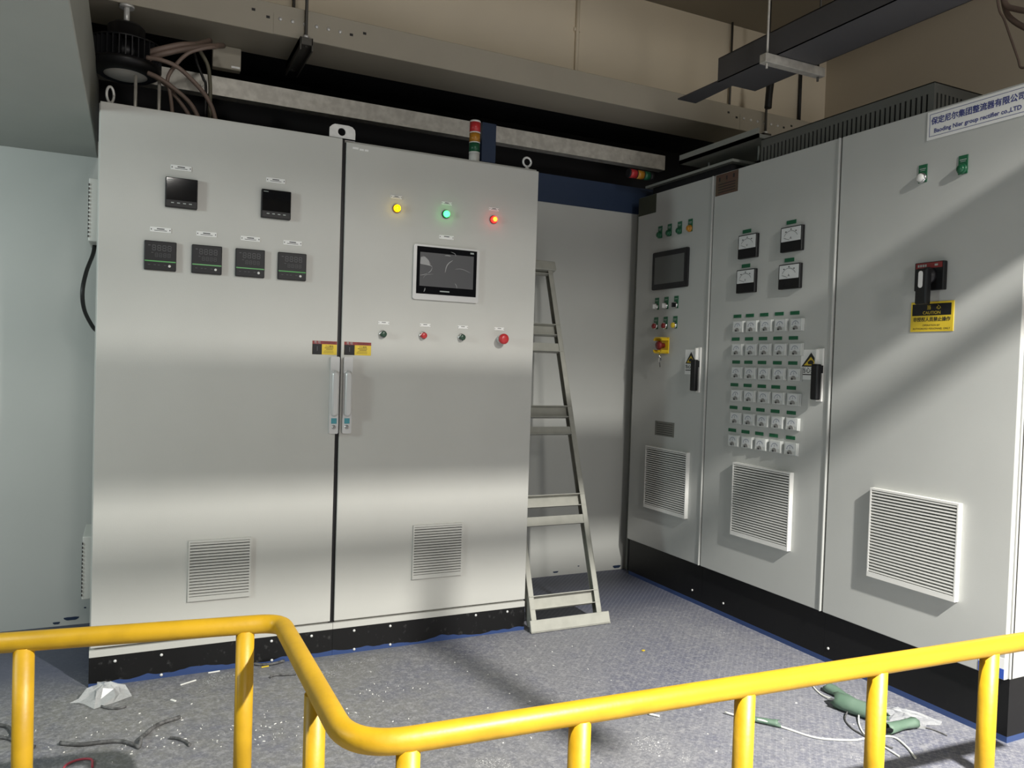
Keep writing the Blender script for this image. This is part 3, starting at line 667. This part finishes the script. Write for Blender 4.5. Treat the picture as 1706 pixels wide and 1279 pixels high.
# caution plate
cx0, cx1, cz0, cz1 = 1.213-o3, 1.393-o3, 1.450, 1.565
ca = obj('caution_sign', bx(new(), cx0, cx1, -0.003, 0, cz0, cz1, 0.0008, 1), m_yel, C3, 'yellow and black caution sign')
bars(ca, [(cx0+0.007, cx1-0.010, cz0+0.062, cz1-0.008)], -0.003, m_black, 'black_panel')
cc = (cx0+cx1)/2
letters(ca, '当    心', cc+0.008, -0.0042, cz0+0.092, 0.019, m_yel)
letters(ca, 'CAUTION', cc, -0.0042, cz0+0.072, 0.0165, m_yel)
letters(ca, '非授权人员禁止操作', cc, -0.0036, cz0+0.046, 0.0175, m_ink, bold=0.0003)
letters(ca, 'OPERATION BY', cc, -0.0036, cz0+0.024, 0.0105, m_ink)
letters(ca, 'AUTHORIZED PERSONNEL ONLY', cc, -0.0036, cz0+0.011, 0.0105, m_ink)
vent_filter(C3, 1.077-o3, 1.461-o3, 0.449, 0.814, 0.023, 27, m_white, 0.0072, 0.014, m_black)
tp_ = obj('corner_tape', bx(new(), 1.548-o3, 1.6405-o3, -0.0012, 0, 0.2265, 0.300), m_plate, C3, 'white tape with a blue lower edge')
bars(tp_, [(1.548-o3, 1.6405-o3, 0.2265, 0.262)], -0.0012, m_tape, 'blue_edge')
screws(C1, [(-0.073-o1, 0.068)], 0.022); screws(C2, [(0.178-o2, 0.068)], 0.022); screws(C3, [(0.860-o3, 0.066)], 0.022)
# flank seam of the nearest cabinet
bm = new(); bx(bm, 0.8114, 0.8125, 0.030, 0.036, RP, RH); obj('side_seam', bm, m_ink, C3)

# louvred hood on the two nearer cabinets
hood = thing('ventilation_hood', 'dark grey slotted ventilation hood on top of the two nearer rectifier cabinets', 'ventilation hood', (RX+0.05, -0.29, RH), -PI/2)
HW, HHt = 0.93, 0.129
bm = new(); bx(bm, 0, HW, 0.012, 0.66, 0, HHt-0.004); obj('core', bm, m_void, hood)
bm = new(); sl0, sl1 = 0.008, 0.088
bx(bm, 0, HW, 0, 0.012, 0, sl0); bx(bm, 0, HW, 0, 0.012, sl1, HHt); n = 38
for k in range(n+1):
    x = (HW-0.014)*k/n; bx(bm, x, x+0.014, 0, 0.012, sl0, sl1)
bx(bm, HW, HW+0.012, 0, 0.66, 0, sl0); bx(bm, HW, HW+0.012, 0, 0.66, sl1, HHt)
for k in range(28):
    y = 0.645*k/27; bx(bm, HW, HW+0.012, y, y+0.014, sl0, sl1)
bx(bm, 0, HW+0.012, 0, 0.66, HHt-0.004, HHt); obj('slotted_casing', bm, m_plen, hood)
# roof pieces over the corner cabinet
rf = thing('cabinet_roof_tray', 'grey sheet tray lying above the corner cabinet, black beneath', 'tray', (RX+0.10, 0.60, RH))
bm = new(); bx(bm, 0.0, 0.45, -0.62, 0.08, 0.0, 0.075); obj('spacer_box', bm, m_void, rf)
bm = new(); bx(bm, -0.03, 0.48, -0.66, 0.12, 0.076, 0.090); obj('top_sheet', bm, m_duct, rf)
bm = new(); bx(bm, 2.98, 3.30, -0.22, 0.42, 2.47, 2.49); bx(bm, 2.98, 2.99, -0.22, 0.42, 2.47, 2.52)
for y in (-0.1, 0.3): tube(bm, [(3.1, y, 2.395), (3.1, y, 2.47)], 0.006, 6)
tag(obj('cable_tray', bm, m_duct), 'pale green-grey tray beside the slotted hood, below the beige trunking', 'cable tray')
tower('dark capped signal tower lying sideways above the corner cabinet', (2.93, 0.60, 2.425), (0, -PI/2, 0), m_dark, (0.03, 0.045, 0.05, 0.05))

# ------------------------------------------------------------------ overhead runs
tr = thing('cable_trunking', 'long beige cable trunking hung along the back wall above the cabinets', 'cable trunking', (0, 0.5, 2.77))
bm = new(); bx(bm, -3.5, 4.57, 0, 0.30, 0, 0.142, 0.002, 1); obj('body', bm, m_trunk, tr)
def joint(xc):
    bm = new(); bx(bm, xc-0.17, xc+0.17, -0.003, 0, 0.001, 0.095); j = obj('joint_plate', bm, m_trunk, tr)
    for k in range(6):
        x = xc-0.14+0.056*k; b = new(); lathe(b, [(0.009, 0), (0.008, 0.004), (0.001, 0.006)], '-y', 10, (x, -0.003, 0.075-0.002)); obj('bolt', b, m_zinc, j)
    for x, z in ((xc-0.26, 0.092), (xc-0.195, 0.072), (xc+0.195, 0.072), (xc+0.26, 0.092)):
        obj('bolt_hole', bx(new(), x-0.008, x+0.008, -0.0008, 0.001, z-0.006, z+0.006), m_ink, tr)
joint(0.86); joint(3.66)
def hanger(label, x, ztop, y0, y1, zb):
    h = thing('trunking_hanger', label, 'hanger', (x, y0, zb), 0, 'hangers of the beige trunking')
    bm = new(); bx(bm, -0.03, 0.03, 0, y1-y0, -0.035, 0, 0.002, 1); bx(bm, -0.03, -0.024, 0, y1-y0, -0.06, 0); bx(bm, 0.024, 0.03, 0, y1-y0, -0.06, 0); obj('channel_bracket', bm, m_steel, h)
    for y in (0.02, y1-y0-0.02):
        bm = new(); tube(bm, [(0, y, -0.04), (0, y, ztop-zb)], 0.0075, 8); r = obj('threaded_rod', bm, m_steel, h)
        b = new(); lathe(b, [(0.014, 0.002), (0.014, 0.014)], 'z', 6, (0, y, 0)); obj('nut', b, m_zinc, r)
hanger('dark bracket on two threaded rods carrying the beige trunking over the left cabinets', 0.835, 3.59, 0.455, 0.84, 2.768)
hanger('bracket and rods carrying the beige trunking over the corner', 3.68, 3.59, 0.455, 0.84, 2.768)
bm = new(); tube(bm, [(4.32, 0.835, 2.92), (4.32, 0.835, 3.585)], 0.012, 8)
tag(obj('wall_conduit', bm, m_blackc), 'thin black conduit on the back wall near the right corner', 'conduit')
bm = new(); tube(bm, smooth_path([(3.66, 0.44, 3.13), (3.675, 0.44, 3.10), (3.665, 0.44, 3.0), (3.66, 0.44, 2.915)]), 0.022, 8, rads=None)
tag(obj('hanging_strap', bm, m_blackc), 'black strap hanging against the rod over the corner of the trunking', 'strap')
bm = new(); bx(bm, -0.4, 3.14, 0.775, 0.79, 2.53, 2.62); bx(bm, -0.4, 3.14, 0.79, 0.84, 2.612, 2.62); bx(bm, -0.4, 3.14, 0.79, 0.84, 2.53, 2.538)
for x in (0.405, 2.2, 2.88): lathe(bm, [(0.008, 0), (0.006, 0.005)], '-y', 8, (x, 0.775, 2.565))
tag(obj('steel_channel', bm, m_galv), 'galvanised steel channel running behind the cabinets under the beige trunking', 'steel channel')
jb = thing('junction_box', 'pale square box fixed below the beige trunking near the brown cables', 'junction box', (0.515, 0.76, 2.66))
obj('box', bx(new(), -0.065, 0.065, 0, 0.05, 0, 0.108, 0.003, 1), m_trunk, jb)
bm = new(); bx(bm, 0.02, 0.06, -0.006, 0, 0.006, 0.016); obj('clip', bm, m_zinc, jb)
# grey duct at upper left
bm = new(); bx(bm, -3.2, -0.032, -2.3, 0.799, 2.16, 2.50, 0.003, 1)
tag(obj('air_duct', bm, m_duct), 'big grey sheet metal duct at upper left, running towards the viewer', 'air duct')
# dark tray at upper right
dt = thing('overhead_cable_tray', 'dark grey cable tray slung overhead at upper right, open towards the wall', 'cable tray', (2.64, -0.30, 2.66))
bm = new(); W, L, H = 0.236, -3.2, 0.115
bx(bm, 0, W, L, 0, 0, 0.004); bx(bm, 0, 0.004, L, 0, 0, H); bx(bm, W-0.004, W, L, 0, 0, H); bx(bm, 0, W, L, -0.01, H-0.004, H)
obj('body', bm, m_tray, dt)
bm = new(); V = [bm.verts.new(v) for v in ((0.005, -0.05, 0.006), (0.10, -0.05, 0.006), (0.19, 0.40, 0.045), (0.07, 0.40, 0.045), (0.005, -0.05, 0.012), (0.10, -0.05, 0.012), (0.19, 0.40, 0.051), (0.07, 0.40, 0.051))]
for f in ((0, 1, 2, 3), (7, 6, 5, 4), (0, 4, 5, 1), (1, 5, 6, 2), (2, 6, 7, 3), (3, 7, 4, 0)): bm.faces.new([V[i] for i in f])
obj('end_tongue', bm, m_tray, dt)
th = thing('tray_hanger', 'galvanised crossbar on thin rods holding the dark overhead tray', 'hanger', (2.575, -0.69, 2.62))
bm = new(); bx(bm, 0, 0.355, 0, 0.04, 0, 0.039, 0.002, 1); obj('crossbar', bm, m_galv, th)
for x in (0.025, 0.33):
    bm = new(); tube(bm, [(x, 0.02, -0.02), (x, 0.02, 0.97)], 0.005, 8); obj('threaded_rod', bm, m_galv if x < 0.1 else m_steel, th)
# loose cables at top right
for lb, pts, r in (('thin pale cable dangling at the upper right corner', [(3.5, -1.06, 3.30), (3.5, -1.10, 2.93), (3.5, -1.137, 2.825), (3.5, -1.199, 2.65), (3.5, -1.222, 2.597), (3.5, -1.30, 2.60)], 0.005),
                   ('upper thick brown cable sagging at the upper right corner', [(3.52, -1.09, 3.1), (3.52, -1.117, 2.923), (3.52, -1.176, 2.864), (3.52, -1.30, 2.80)], 0.012),
                   ('lower thick brown cable sagging at the upper right corner', [(3.54, -1.08, 3.1), (3.54, -1.106, 2.917), (3.54, -1.152, 2.827), (3.54, -1.30, 2.70)], 0.012)):
    tag(obj('loose_cable', tube(new(), smooth_path(pts), r, 8), m_cable), lb, 'cable', 'loose cables at the upper right corner')

# high-bay lamp above the left cabinet
hb = thing('high_bay_lamp', 'unlit round black high-bay lamp above the left end of the cabinets', 'lamp', (0.08, 0.52, 2.47))
b = new(); lathe(b, [(0.085, 0.0), (0.105, -0.006), (0.135, 0.012), (0.142, 0.03), (0.142, 0.045)], 'z', 40); lathe(b, [(0.10, 0.045), (0.10, 0.125)], 'z', 24); obj('housing', b, m_black, hb)
b = new()
for k in range(36):
    a = 2*PI*k/36; c, s = math.cos(a), math.sin(a)
    b2 = new(); bx(b2, 0.085, 0.142, -0.0022, 0.0022, 0.045, 0.125); bmesh.ops.rotate(b2, cent=(0, 0, 0), matrix=Matrix.Rotation(a, 3, 'Z'), verts=b2.verts); _merge(b, b2)
obj('cooling_fins', b, m_dark, hb)
b = new(); lathe(b, [(0.02, -0.014), (0.06, -0.010), (0.086, -0.001), (0.086, 0.002)], 'z', 32); obj('lens', b, m_lens, hb)
b = new(); lathe(b, [(0.142, 0.125), (0.142, 0.132), (0.075, 0.134), (0.075, 0.20), (0.06, 0.215)], 'z', 32); obj('driver_case', b, m_black, hb)
b = new(); tube(b, [(0.0, 0, 0.21), (0, 0, 0.30)], 0.012, 10); lathe(b, [(0.03, 0.288), (0.03, 0.299)], 'z', 16); obj('hanging_stem', b, m_zinc, hb)
for x, lb in ((0.120, 'pale thin rod standing on the left cabinet behind the black lamp'), (0.211, 'pale thin rod on the left cabinet just right of the black lamp')):
    tag(obj('threaded_stud', tube(new(), [(x, 0.40, 2.2), (x, 0.40, 2.44)], 0.007, 8), m_galv), lb, 'rod', 'thin rods on the left cabinet')
es_ = new(); c = Vector((0.035, 0.06, 2.245))
tube(es_, [c+Vector((0.012*math.cos(a), 0.010*math.cos(a), 0.030*math.sin(a))) for a in [2*PI*k/20 for k in range(21)]], 0.005, 8); lathe(es_, [(0.012, 2.2), (0.012, 2.212), (0.006, 2.218)], 'z', 12, (0.035, 0.06, 0))
obj('lifting_eye', es_, m_zinc, A)
# brown cables beside it
CB = [('upper of two brown cables entering the black lamp', [(0.150, 0.45, 2.55), (0.201, 0.42, 2.57), (0.29, 0.42, 2.609), (0.36, 0.46, 2.64), (0.42, 0.55, 2.70)], 0.0125, m_cable),
      ('lower of two brown cables entering the black lamp', [(0.160, 0.45, 2.525), (0.213, 0.42, 2.552), (0.314, 0.42, 2.596), (0.42, 0.45, 2.640), (0.48, 0.58, 2.70)], 0.0125, m_cable),
      ('brown cable making a round loop right of the black lamp', [(0.43, 0.40, 2.62), (0.404, 0.38, 2.608), (0.325, 0.38, 2.569), (0.271, 0.38, 2.504), (0.242, 0.38, 2.44), (0.255, 0.38, 2.372), (0.275, 0.38, 2.202)], 0.008, m_cable),
      ('brown cable arching furthest right down into the cabinet top', [(0.16, 0.36, 2.51), (0.216, 0.34, 2.503), (0.286, 0.34, 2.482), (0.366, 0.34, 2.415), (0.41, 0.34, 2.357), (0.433, 0.34, 2.293), (0.45, 0.34, 2.202)], 0.0095, m_cable),
      ('brown cable in the middle of three dropping into the cabinet', [(0.165, 0.37, 2.45), (0.209, 0.36, 2.433), (0.263, 0.36, 2.403), (0.328, 0.36, 2.353), (0.365, 0.36, 2.293), (0.39, 0.36, 2.202)], 0.0095, m_cable),
      ('grey-brown cable lowest of three dropping into the cabinet', [(0.165, 0.41, 2.46), (0.219, 0.4, 2.435), (0.265, 0.4, 2.392), (0.333, 0.4, 2.303), (0.36, 0.4, 2.202)], 0.0085, m_cable),
      ('olive cable hanging straight down beside the pale junction box', [(0.35, 0.45, 2.64), (0.374, 0.44, 2.604), (0.405, 0.44, 2.55), (0.416, 0.44, 2.478), (0.418, 0.44, 2.394), (0.415, 0.44, 2.202)], 0.0085, m_cableg),
      ('thin black cable hanging beside the olive one', [(0.35, 0.5, 2.62), (0.364, 0.5, 2.575), (0.374, 0.5, 2.55), (0.393, 0.5, 2.506), (0.404, 0.5, 2.46), (0.399, 0.5, 2.202)], 0.006, m_blackc)]
for lb, pts, r, m in CB: tag(obj('power_cable', tube(new(), smooth_path(pts), r, 8), m), lb, 'cable', 'cables beside the black lamp')
tag(obj('power_cable', tube(new(), smooth_path([(-0.018, 0.30, 1.702), (-0.022, 0.27, 1.66), (-0.040, 0.18, 1.58), (-0.050, 0.14, 1.50), (-0.044, 0.18, 1.43), (-0.018, 0.26, 1.37), (0.002, 0.29, 1.35)]), 0.008, 8), m_blackc), 'black cable bowing out from the left side of the cabinet', 'cable')

# ------------------------------------------------------------------ step ladder leaning behind the right control cabinet
ld = thing('step_ladder', 'grey painted step ladder leaning on the wall between the two cabinet groups', 'ladder', (1.86, -0.06, 0))
tilt = math.atan2(0.70, 1.95); LL = math.hypot(0.66, 1.86)
ld.rotation_euler = (-tilt, 0, 0)
def lz(z): return z/math.cos(tilt)
# stiles: C-section, front flange, web and back flange
def stile(x, s):
    bm = new(); bx(bm, x, x+s*0.028, 0, 0.004, 0.03, LL-0.03); bx(bm, x, x+s*0.004, 0, 0.052, 0.03, LL-0.03); bx(bm, x, x+s*0.020, 0.048, 0.052, 0.03, LL-0.03)
    obj('stile', bm, m_lad, ld)
stile(0.395, -1); stile(0.0, 1)
bm = new(); bx(bm, -0.012, 0.430, -0.012, 0.004, 0.0, 0.058, 0.002, 1); bx(bm, -0.012, 0.430, -0.012, 0.06, 0.0, 0.006); obj('foot_bar', bm, m_lad, ld)
bm = new(); bx(bm, -0.012, 0.415, -0.012, 0.075, LL-0.055, LL, 0.004, 1); obj('top_cap', bm, m_lad, ld)
for za, zb in ((1.787, 1.829), (1.441, 1.500), (1.003, 1.060), (0.560, 0.617), (0.100, 0.160)):
    bm = new(); bx(bm, 0.004, 0.391, -0.004, 0.052, lz(zb)-0.004, lz(zb)); bx(bm, 0.004, 0.391, 0.030, 0.034, lz(za), lz(zb)); bx(bm, 0.004, 0.391, 0.0, 0.034, lz(za), lz(za)+0.003); obj('tread', bm, m_lad, ld)
for za, zb in ((1.349, 1.395), (0.915, 0.953), (0.473, 0.515)):
    bm = new(); bx(bm, 0.004, 0.391, 0.004, 0.008, lz(za), lz(zb)); bx(bm, 0.004, 0.391, -0.003, 0.03, lz(za), lz(za)+0.004); obj('cross_bar', bm, m_lad, ld)
bm = new(); bx(bm, 0.004, 0.372, 0.040, 0.044, lz(0.095), lz(0.135)); obj('cross_bar', bm, m_lad, ld)

# ------------------------------------------------------------------ yellow guard rail in the foreground
gr = thing('guard_rail', 'bright yellow tubular guard rail across the foreground with a stepped bend', 'guard rail', (0, 0, 0))
HR, RR = 0.585, 0.0235
def yr(x): return -1.945-0.055*x
def yl(x): return -1.192-0.122*x
def arc(c0, p, c1, n=8):        # quadratic bend through a corner
    c0, p, c1 = map(Vector, (c0, p, c1)); return [(1-t)**2*c0+2*t*(1-t)*p+t*t*c1 for t in [k/n for k in range(n+1)]]
P = [(-0.75, yl(-0.75), HR)]
P += arc((0.425, yl(0.425), HR), (0.487, yl(0.487), HR), (0.487, yl(0.487)-0.05, HR))
P += arc((0.487, yr(0.5)+0.11, HR), (0.487, yr(0.487), HR), (0.597, yr(0.597), HR), 10)
P += [(2.75, yr(2.75), HR)]
obj('top_rail', tube(new(), P, RR, 20), m_rail, gr)
for x, y in ((-0.56, yl(-0.56)), (-0.090, yl(-0.09)), (0.400, yl(0.40)), (0.484, -1.69), (0.592, yr(0.592)), (0.943, yr(0.943)), (1.350, yr(1.35)), (1.742, yr(1.742)), (2.130, yr(2.13)), (2.55, yr(2.55))):
    bm = new(); tube(bm, [(x, y, 0.006), (x, y, HR-0.012)], 0.0225, 18); po = obj('post', bm, m_rail, gr)
    bm = new(); lathe(bm, [(0.055, 0), (0.055, 0.008)], 'z', 20, (x, y, 0)); obj('base_flange', bm, m_rail, po)

# ------------------------------------------------------------------ floor litter
m_bag = bpy.data.materials.new('clear_film'); m_bag.use_nodes = True
nt = m_bag.node_tree; b = nt.nodes['Principled BSDF']; b.inputs['Base Color'].default_value = (0.80, 0.82, 0.82, 1); b.inputs['Roughness'].default_value = 0.18; b.inputs['Alpha'].default_value = 0.26
m_sheet = m_bag.copy(); m_sheet.node_tree.nodes['Principled BSDF'].inputs['Alpha'].default_value = 0.16
def crumple(name, label, outline, c, h, seed, m, hard=1.0):
    rnd = random.Random(seed); bm = new(); n = len(outline); rings = []
    cx, cy = c
    for i, s in enumerate((1.0, 0.75, 0.5, 0.25)):
        rings.append([bm.verts.new((cx+(x-cx)*s+rnd.uniform(-1, 1)*0.006*hard, cy+(y-cy)*s+rnd.uniform(-1, 1)*0.006*hard, 0.003+h*(1-s**2)*rnd.uniform(0.45, 1.0) + (0.004 if i == 0 else 0)*rnd.random())) for x, y in outline])
    top = bm.verts.new((cx, cy, h*0.8))
    for a, d in zip(rings, rings[1:]):
        for k in range(n): bm.faces.new((a[k], a[(k+1) % n], d[(k+1) % n], d[k]))
    for k in range(n): bm.faces.new((rings[-1][k], rings[-1][(k+1) % n], top))
    o = obj(name, bm, m); md = o.modifiers.new('sheet', 'SOLIDIFY'); md.thickness = 0.001; md.offset = 1
    return tag(o, label, 'plastic bag', 'clear plastic on the floor')
def oval(cx, cy, a, b_, rot, n=14, seed=0):
    r = random.Random(seed); out = []
    for k in range(n):
        t = 2*PI*k/n; q = r.uniform(0.75, 1.1); x, y = a*q*math.cos(t), b_*q*math.sin(t)
        out.append((cx+x*math.cos(rot)-y*math.sin(rot), cy+x*math.sin(rot)+y*math.cos(rot)))
    return out
crumple('plastic_bag', 'crumpled clear plastic bag by the left foot of the control cabinet', oval(0.055, -0.115, 0.10, 0.085, 0.5, 16, 3), (0.055, -0.115), 0.065, 5, m_bag, 2)
crumple('plastic_bag', 'flattened clear plastic sheet by the plinth of the nearest rectifier cabinet', oval(2.735, -1.37, 0.13, 0.085, 2.4, 18, 9), (2.735, -1.37), 0.030, 8, m_sheet, 2)
def roll(name, label, a, bq, r, seed):
    """a torn, half-open tube of green wrapping lying on the floor"""
    a, bq = Vector(a), Vector(bq); d = bq-a; L_ = d.length; d.normalize(); s = Vector((-d.y, d.x, 0)); rnd = random.Random(seed); bm = new(); rows = []
    for i in range(9):
        t = i/8; row = []
        for k in range(13):
            an = math.radians(-40+300*k/12); q = r*(1+0.10*rnd.uniform(-1, 1))*(0.9+0.2*math.sin(3*t+seed))
            off = rnd.uniform(-0.008, 0.008) if i in (0, 8) else 0
            row.append(bm.verts.new(a+d*(L_*t+off)+s*q*math.cos(an)+Vector((0, 0, max(0.002, r*0.75+q*0.75*math.sin(an))))))
        rows.append(row)
    for p_, q_ in zip(rows, rows[1:]):
        for k in range(12):
            f = bm.faces.new((p_[k], p_[k+1], q_[k+1], q_[k])); f.smooth = True
    o = obj(name, bm, m_gpaper); md = o.modifiers.new('sheet', 'SOLIDIFY'); md.thickness = 0.0015
    return tag(o, label, 'wrapping scrap', 'green wrapping scraps on the floor')
roll('wrapping_scrap', 'large torn roll of green wrapping among the wires by the rail', (2.585, -1.20, 0), (2.625, -1.385, 0), 0.036, 1)
roll('wrapping_scrap', 'upper small green wrapping scrap nearest the rectifier cabinets', (2.665, -1.085, 0), (2.655, -1.20, 0), 0.024, 2)
roll('wrapping_scrap', 'green wrapping tube beside the clear plastic sheet', (2.565, -1.435, 0), (2.71, -1.44, 0), 0.028, 3)
roll('wrapping_scrap', 'small green scrap threaded on the long white wire', (2.165, -1.16, 0), (2.245, -1.245, 0), 0.016, 4)
def wire(label, pts, r, m, name='wire_offcut', cat='wire'):
    return tag(obj(name, tube(new(), smooth_path([(x, y, r+0.001+z) for x, y, z in pts], 6), r, 8), m), label, cat, 'loose %ss on the floor' % cat)
wire('long white wire lying across the floor under the right-hand rail', [(2.13, -1.09, 0.004), (2.17, -1.16, 0.004), (2.20, -1.21, 0.012), (2.254, -1.271, 0), (2.30, -1.365, 0), (2.40, -1.425, 0), (2.46, -1.435, 0), (2.56, -1.46, 0), (2.545, -1.53, 0), (2.50, -1.60, 0)], 0.0035, m_wire)
wire('white wire curving up beside the largest green wrapping', [(2.74, -0.95, 0), (2.714, -0.963, 0), (2.655, -1.01, 0), (2.61, -1.10, 0), (2.60, -1.18, 0.01)], 0.003, m_wire)
wire('pale looped wire below the green wrapping', [(2.585, -1.30, 0.01), (2.53, -1.35, 0), (2.48, -1.42, 0), (2.47, -1.50, 0), (2.46, -1.57, 0)], 0.003, m_wire)
wire('grey wire loop next to the largest green wrapping', [(2.56, -1.27, 0.01), (2.515, -1.30, 0), (2.48, -1.365, 0), (2.475, -1.45, 0), (2.49, -1.52, 0)], 0.0028, m_dustc)
wire('dark thin wire lying past the green tube by the plastic sheet', [(2.70, -1.445, 0.01), (2.75, -1.47, 0), (2.76, -1.53, 0)], 0.0025, m_dustc)
wire('long dusty black cable sheath with a kink on the floor at lower left', [(-0.06, -0.455, 0), (0.0, -0.49, 0), (0.06, -0.497, 0), (0.115, -0.512, 0), (0.155, -0.555, 0), (0.17, -0.575, 0), (0.175, -0.54, 0.012), (0.19, -0.49, 0), (0.225, -0.435, 0), (0.30, -0.396, 0)], 0.0065, m_dustc, 'cable_offcut', 'cable')
wire('short dusty black cable piece right of the kinked sheath', [(0.262, -0.545, 0), (0.28, -0.555, 0), (0.305, -0.585, 0), (0.318, -0.62, 0)], 0.005, m_dustc, 'cable_offcut', 'cable')
wire('twisted black wires at the left border of the floor', [(-0.30, -0.30, 0), (-0.25, -0.33, 0), (-0.21, -0.36, 0), (-0.17, -0.415, 0), (-0.13, -0.45, 0)], 0.0055, m_dustc, 'cable_offcut', 'cable')
wire('black curled wire at the far left floor border', [(-0.30, -0.22, 0), (-0.24, -0.25, 0), (-0.215, -0.29, 0), (-0.20, -0.35, 0.004)], 0.006, m_dustc, 'cable_offcut', 'cable')
wire('red wire loop at the bottom edge of the floor', [(-0.04, -0.66, 0), (-0.033, -0.61, 0), (0.0, -0.588, 0), (0.035, -0.60, 0), (0.04, -0.65, 0)], 0.0035, m_redw)
wire('black bent strip near the yellow bend', [(0.59, 0.02, 0), (0.62, -0.01, 0), (0.67, -0.022, 0), (0.72, -0.005, 0)], 0.006, m_dustc, 'cable_offcut', 'cable')
wire('short black hooked scrap beside the yellow bend', [(0.64, -0.155, 0), (0.655, -0.14, 0), (0.70, -0.15, 0), (0.74, -0.16, 0)], 0.0045, m_dustc, 'cable_offcut', 'cable')
wire('thin grey stick of wire on the floor right of centre', [(1.86, -0.99, 0), (1.885, -1.02, 0)], 0.004, m_wire)
wire('thin dark wire poking from under the clear bag', [(0.05, -0.20, 0), (0.07, -0.225, 0), (0.10, -0.24, 0), (0.13, -0.235, 0)], 0.004, m_dustc)
# pale sticks and chips
def stick(label, x, y, L_, wd, rot, m=m_chip):
    bm = new(); bx(bm, -L_/2, L_/2, -wd/2, wd/2, 0, 0.004, 0.0008, 1); o = obj('floor_scrap', bm, m); o.location = (x, y, 0.0); o.rotation_euler = (0, 0, rot)
    return tag(o, label, 'scrap', 'loose scraps on the floor')
stick('long pale sliver in front of the left cabinet plinth', 0.345, -0.085, 0.065, 0.006, 0.45)
stick('short pale chip below the long sliver on the floor', 0.285, -0.235, 0.025, 0.008, -0.9)
stick('yellow strip lying against the left plinth', 0.64, 0.001-0.03, 0.03, 0.006, 0.1, m_yel)
stick('pale strip lying against the left plinth', 0.445, -0.012, 0.045, 0.006, 0.1)
stick('small tan chip in the middle of the floor, right side', 2.225, -0.44, 0.014, 0.010, 0.3, m_yel)
rnd = random.Random(21)
bm = new()
for k in range(210):
    cxx, cyy, sd = rnd.choice(((0.97, -0.44, 0.10), (0.22, -0.55, 0.09), (0.50, -0.60, 0.10), (0.66, -0.60, 0.12), (1.3, -0.4, 0.45), (0.1, -0.42, 0.12), (1.5, -0.9, 0.35), (2.2, -1.2, 0.3), (-0.22, -0.32, 0.05)))
    x, y = rnd.gauss(cxx, sd), rnd.gauss(cyy, sd*0.5); s = rnd.uniform(0.001, 0.0042)
    if y > -0.02 or x > 2.8: continue
    a = rnd.uniform(0, PI); c, s_ = math.cos(a), math.sin(a)
    q = [(x+c*s-s_*s*.3, y+s_*s+c*s*.3), (x-c*s-s_*s*.3, y-s_*s+c*s*.3), (x-c*s+s_*s*.4, y-s_*s-c*s*.4), (x+c*s*1.1+s_*s*.2, y+s_*s-c*s*.2)]
    lo = [bm.verts.new((p0, p1, 0.0)) for p0, p1 in q]; hi = [bm.verts.new((p0, p1, 0.0025)) for p0, p1 in q]
    bm.faces.new(hi)
    for i in range(4): bm.faces.new((lo[i], lo[(i+1) % 4], hi[(i+1) % 4], hi[i]))
o = tag(obj('floor_crumbs', bm, m_chip), 'white crumbs and chips strewn over the dusty floor', 'debris'); o['kind'] = 'stuff'

# blue paint flaked off the foot of the white wall
bm = new()
for x, z, a, c in ((2.90, 0.018, 0.028, 0.012), (2.46, 0.022, 0.018, 0.006), (2.62, 0.045, 0.006, 0.004), (-0.105, 0.03, 0.03, 0.010), (-0.165, 0.015, 0.014, 0.007), (-0.05, 0.075, 0.004, 0.004)):
    poly_prism(bm, [(x+a*math.cos(t)*(1+0.2*math.sin(3*t)), z+c*math.sin(t)*(1+0.3*math.cos(2*t))) for t in [2*PI*k/12 for k in range(12)]], 0.7985, 0.80)
struct('trim_4', bm, m_bluep)

# a further trunking run between the hall lamp and the cabinets (behind the viewer's frame)
ft = thing('hall_cable_trunking', 'beige cable trunking crossing overhead behind the guard rail', 'cable trunking', (0, -2.4, 2.165))
bm = new(); bx(bm, -3.0, 4.5, -0.04, 0.04, 0, 0.195, 0.002, 1); obj('body', bm, m_trunk, ft)
for x in (-1.5, 1.0, 3.2):
    obj('threaded_rod', tube(new(), [(x, 0, 0.19), (x, 0, 1.6)], 0.006, 6), m_steel, ft)
fp = thing('hall_pipe', 'dark service pipe crossing overhead nearer than the beige hall trunking', 'pipe', (0, -2.9, 2.34))
obj('pipe', tube(new(), [(-3.0, 0, -0.03), (1.0, 0, 0.01), (4.5, 0, 0)], 0.030, 12), m_steel, fp)
bm = new(); tube(bm, [(1.88, 0, -0.40), (1.88, 0, 0.0)], 0.020, 10); tube(bm, [(1.88, 0, -0.47), (1.88, 0, -0.38)], 0.035, 12); obj('pendant', bm, m_blackc, fp)
for x in (-1.5, 1.0, 3.2):
    obj('threaded_rod', tube(new(), [(x, 0, 0), (x, 0, 1.4)], 0.006, 6), m_steel, fp)
